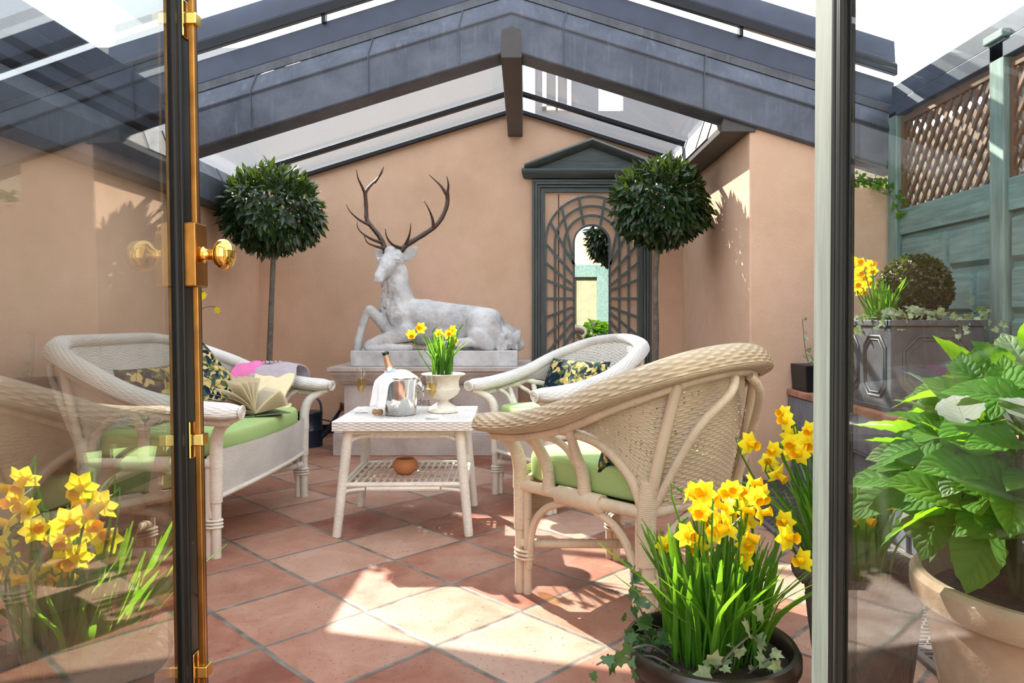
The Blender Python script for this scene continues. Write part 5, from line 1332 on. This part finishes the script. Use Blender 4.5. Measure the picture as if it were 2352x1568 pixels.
obj('gravel', MB().lathe([(.128, .31), (.06, .32), (0, .323)], 36, cr, cap=False), M['grit'], rp, world=True)
RH = [(1800, 950), (1806, 968), (1720, 1018), (1778, 1033), (1765, 1062), (1785, 1088), (1815, 1000), (1820, 1020), (1842, 1008), (1855, 1020), (1838, 1042), (1818, 1038), (1862, 988), (1990, 1165), (2012, 1158), (2032, 1165), (1982, 1188), (2046, 1150), (1900, 1040), (1890, 1100), (1960, 1172), (1925, 1020)]
daffodils(rp, cr + V((-.03, 0, .315)), .11, heads(RH, 1.92, .08, 6), 120, .36, 37, .95, lean=(-.12, 0))
clf = V((-.845, 1.36, 0))
lp = thing('potted_daffodils', 'sunlit daffodils in a rope-rimmed clay pot behind the glass of the left door', 'potted plant', clf, 0, 'pots of yellow daffodils')
obj('pot', rope_pot(clf, .140, .41), M['ropepot'], lp, world=True, ang=50); obj('rope_rim', rope_rim(clf, .135, .405), M['ropepot'], lp, world=True, ang=60)
obj('soil', MB().lathe([(.112, .355), (.06, .365), (0, .368)], 36, clf, cap=False), M['soil'], lp, world=True)
LH = [(55, 1099), (30, 1124), (35, 1148), (65, 1172), (20, 1204), (80, 1215), (120, 1219), (160, 1199), (205, 1214), (245, 1239), (185, 1119), (220, 1134), (235, 1159), (175, 1279), (145, 1289), (115, 1319), (150, 1322), (20, 1304), (70, 1329), (140, 1235), (205, 1150), (5, 1250)]
daffodils(lp, clf + V((.0, 0, .36)), .10, heads(LH, 1.33, .07, 12), 110, .30, 41, .92, lean=(.15, 0))
ivy(lp, [[clf + V(q) for q in pts] for pts in ([(.05, -.05, .37), (.09, -.06, .44), (.13, -.05, .47), (.16, -.05, .46)], [(-.05, -.06, .37), (-.08, -.08, .55), (-.07, -.08, .62)], [(0, -.09, .37), (.0, -.1, .5)])], 'ivy', M['ivy'], .034, 18, .03)

# urn on the table
ur = thing('potted_daffodils', 'small daffodils in a chipped white footed urn on the coffee table', 'potted plant', (-.43, 3.80, zt), 0, 'pots of yellow daffodils')
UC = V((-.43, 3.80, zt))
obj('urn', MB().lathe([(0, 0), (.078, 0), (.080, .008), (.070, .025), (.042, .042), (.028, .052), (.027, .062), (.045, .070), (.075, .092), (.086, .112), (.090, .122), (.084, .126), (.082, .15), (.083, .172), (.092, .186), (.114, .194), (.117, .199), (.110, .202), (.088, .198), (.078, .188), (0, .185)], 44, UC), M['urn'], ur, world=True, ang=50)
obj('soil', MB().lathe([(.079, .188), (.04, .192), (0, .193)], 28, UC, cap=False), M['soil'], ur, world=True)
daffodils(ur, UC + V((-.005, 0, .19)), .06, heads([(945, 768), (966, 753), (1008, 765), (1030, 768), (1039, 758), (1043, 783)], 3.8, .05, 2), 70, .24, 51, .95, wl=.0062, buds=3)

# ================================================================== hydrangea
hc = V((1.10, 1.48, 0))
hy = thing('potted_hydrangea', 'big leafy hydrangea in a tall weathered terracotta pot behind the right door', 'potted plant', hc)
obj('pot', MB().lathe([(0, 0), (.17, 0), (.175, .01), (.22, .28), (.245, .44), (.25, .445), (.268, .455), (.272, .47), (.272, .50), (.262, .512), (.248, .512), (.238, .49), (.232, .46), (0, .455)], 60, hc), M['terra'], hy, world=True, ang=35)
obj('soil', MB().lathe([(.232, .462), (.1, .475), (0, .48)], 40, hc, cap=False), M['soil'], hy, world=True)
g = np.random.default_rng(77)
SER = serrate_template()
n = 330
d = g.normal(size=(n, 3)); d /= np.linalg.norm(d, axis=1, keepdims=True); d[:, 2] = np.abs(d[:, 2]) * 1.15 - .38
d /= np.linalg.norm(d, axis=1, keepdims=True)
rad = .55 + .45 * g.random(n) ** .5
pos = np.array(hc)[None] + np.array([.07, 0, .68]) + d * np.array([.36, .31, .30]) * rad[:, None]
ax = d * .8 + g.normal(size=(n, 3)) * .35 + np.array([0, 0, -.12]); nrm = np.array([0, -.25, 1.1]) + d * .6 + g.normal(size=(n, 3)) * .35
keep = ~((pos[:, 2] < .64) & (pos[:, 0] < hc.x - .12)) & ~((pos[:, 2] < .56) & (g.random(n) < .6)); pos, ax, nrm, d = pos[keep], ax[keep], nrm[keep], d[keep]; n = len(pos)
old = (g.random(n) < .16) | (d[:, 2] < -.2)
for mask, nm, mt in ((~old, 'foliage', 'hyd'), (old, 'older_foliage', 'hydold')):
    m = MB(); scatter(m, SER, frames(ax[mask], nrm[mask]), pos[mask], .085 + .055 * g.random(mask.sum())); obj(nm, m, M[mt], hy, world=True, ang=70)
m = MB()
for k in range(0, n, 2):
    a = g.random() * 2 * PI; b = hc + V((.08 * math.cos(a), .08 * math.sin(a), .475)); e = V(pos[k])
    if k % 8 == 0: smooth_tube(m, [b, b.lerp(e, .5) + V((0, 0, .05)), e], [.007, .004], 6, 8)
    else: m.tube([e, e - V(d[k]) * .09 + V((0, 0, -.02))], .003, 5)
obj('stems', m, M['sprig'], hy, world=True)

# ================================================================== planter, box ball, trough
pc = V((1.98, 3.75, .60))
pn = thing('lead_planter', 'weathered lead trough planter with octagon panels, box ball, daffodils and ivy', 'planter', pc)
X0, X1, Yp0, Yp1, z0, z1 = 1.745, 2.19, 3.42, 4.02, .60, 1.045
m = MB(); m.bx(X0, X1, Yp0, Yp1, z0, z1 - .03); obj('planter_box', m, M['leadgrey'], pn, world=True, smooth=False, bev=.006)
m = MB(); 
for a, b, c, d_ in ((X0 - .012, X1 + .012, Yp0 - .012, Yp0 + .02), (X0 - .012, X1 + .012, Yp1 - .02, Yp1 + .012), (X0 - .012, X0 + .02, Yp0, Yp1), (X1 - .02, X1 + .012, Yp0, Yp1)): m.bx(a, b, c, d_, z1 - .03, z1)
m.bx(X0 - .008, X1 + .008, Yp0 - .008, Yp1 + .008, z0, z0 + .025)
obj('rim', m, M['leadgrey'], pn, world=True, smooth=False, bev=.004)
def octo(u0, u1, v0, v1, ch, fn):
    return [fn(*q) for q in ((u0 + ch, v0), (u1 - ch, v0), (u1, v0 + ch), (u1, v1 - ch), (u1 - ch, v1), (u0 + ch, v1), (u0, v1 - ch), (u0, v0 + ch))]
m = MB()
for ins, r in ((0, .006), (.018, .004)):
    m.tube(octo(X0 + .06 + ins, X1 - .06 - ins, z0 + .07 + ins, z1 - .08 - ins, .07, lambda u, v: V((u, Yp0 - .002, v))), r, 6, closed=True)
    for ya, yb in ((Yp0 + .05, Yp0 + .27), (Yp0 + .33, Yp1 - .05)): m.tube(octo(ya + ins, yb - ins, z0 + .07 + ins, z1 - .08 - ins, .05, lambda u, v: V((X0 - .002, u, v))), r, 6, closed=True)
obj('panel_moulding', m, M['leadgrey'], pn, world=True)
obj('soil', MB().bx(X0 + .02, X1 - .02, Yp0 + .02, Yp1 - .02, z1 - .032, z1 - .02), M['soil'], pn, world=True, smooth=False)
g = np.random.default_rng(5); n = 4200; bc = np.array((2.0, 3.68, 1.205)); d = sph(n)
m = MB(); scatter(m, leaf_template(1, .42, .2, .1, 4), frames(d * .5 + g.normal(size=(n, 3)) * .6, d + g.normal(size=(n, 3)) * .5), bc + d * (.150 + .018 * g.random(n))[:, None], .016 + .008 * g.random(n))
m.ball(V(bc), .150, None, 24); obj('box_ball', m, M['box'], pn, world=True, ang=70)
daffodils(pn, V((1.80, 3.60, z1 - .02)), .07, [at(x, y, 3.6 + .1 * (k % 3 - 1)) for k, (x, y) in enumerate(((1975, 605), (1990, 612), (2003, 622), (1972, 630), (1985, 640), (1995, 650), (1970, 655), (1978, 668), (1965, 600), (2000, 608), (1960, 640)))], 60, .24, 61, 1.0, buds=1)
ivy(pn, [[(1.77, Yp0 + .04, z1), (1.9, Yp0 + .03, z1 + .03), (2.02, Yp0 + .03, z1 + .01), (2.17, Yp0 + .04, z1 + .02)], [(1.78, Yp0 + .06, z1 + .01), (1.95, Yp0 + .06, z1 + .05), (2.05, Yp0 + .05, z1 + .02)], [(2.05, Yp0 + .04, z1), (2.12, Yp0 + .02, z1 + .03), (2.21, Yp0 + .02, z1 + .05)], [(2.05, Yp0 + .02, z1), (2.06, Yp0 - .02, z1 - .02), (2.06, Yp0 - .02, z1 - .07)], [(1.80, Yp0 + .03, z1), (1.76, Yp0 + .0, z1 + .02), (1.73, Yp0 + .2, z1 + .02), (1.73, Yp0 + .45, z1 + .01)], [(2.18, Yp0 + .05, z1), (2.25, Yp0 + .04, z1 - .03), (2.28, Yp0 + .05, z1 - .06)]], 'ivy', M['ivypale'], .045, 28, .016)
tg_ = thing('trough', 'small black trough on the tiled ledge against the peach wall', 'trough', (1.83, 4.5, .60))
m = MB(); m.loft([[V((x, y, z)) for x, y in ((1.72 - a, 4.38 - a), (2.05 + a, 4.38 - a), (2.05 + a, 4.62), (1.72 - a, 4.62))] for z, a in ((.60, 0), (.755, .012), (.765, .012))]); obj('trough_box', m, M['frame'], tg_, world=True, smooth=False, bev=.006)
ivy(tg_, [[(1.75, 4.42, .77), (1.72, 4.40, .85), (1.70, 4.38, .98), (1.69, 4.37, 1.05)], [(1.8, 4.45, .77), (1.75, 4.4, .83)]], 'ivy', M['ivypale'], .035, 33, .05)
# creeper along the top of the low wall
cw = thing('wall_creeper', 'small leaved creeper along the top of the low peach wall beside the fence', 'creeper', (2.15, 4.7, 1.9))
ivy(cw, [[(1.95 + .02 * k, 4.66 + .05 * (k % 3), 1.90), (2.1, 4.66 + .05 * (k % 3), 1.95 + .02 * (k % 2)), (2.33, 4.62 + .04 * (k % 3), 1.92)] for k in range(6)] + [[(2.3, 4.6, 1.92), (2.34, 4.5, 1.85), (2.34, 4.4, 1.75)], [(2.25, 4.62, 1.92), (2.33, 4.52, 1.80), (2.33, 4.45, 1.7)]], 'creeper_leaves', M['hyd'], .045, 44, .022)
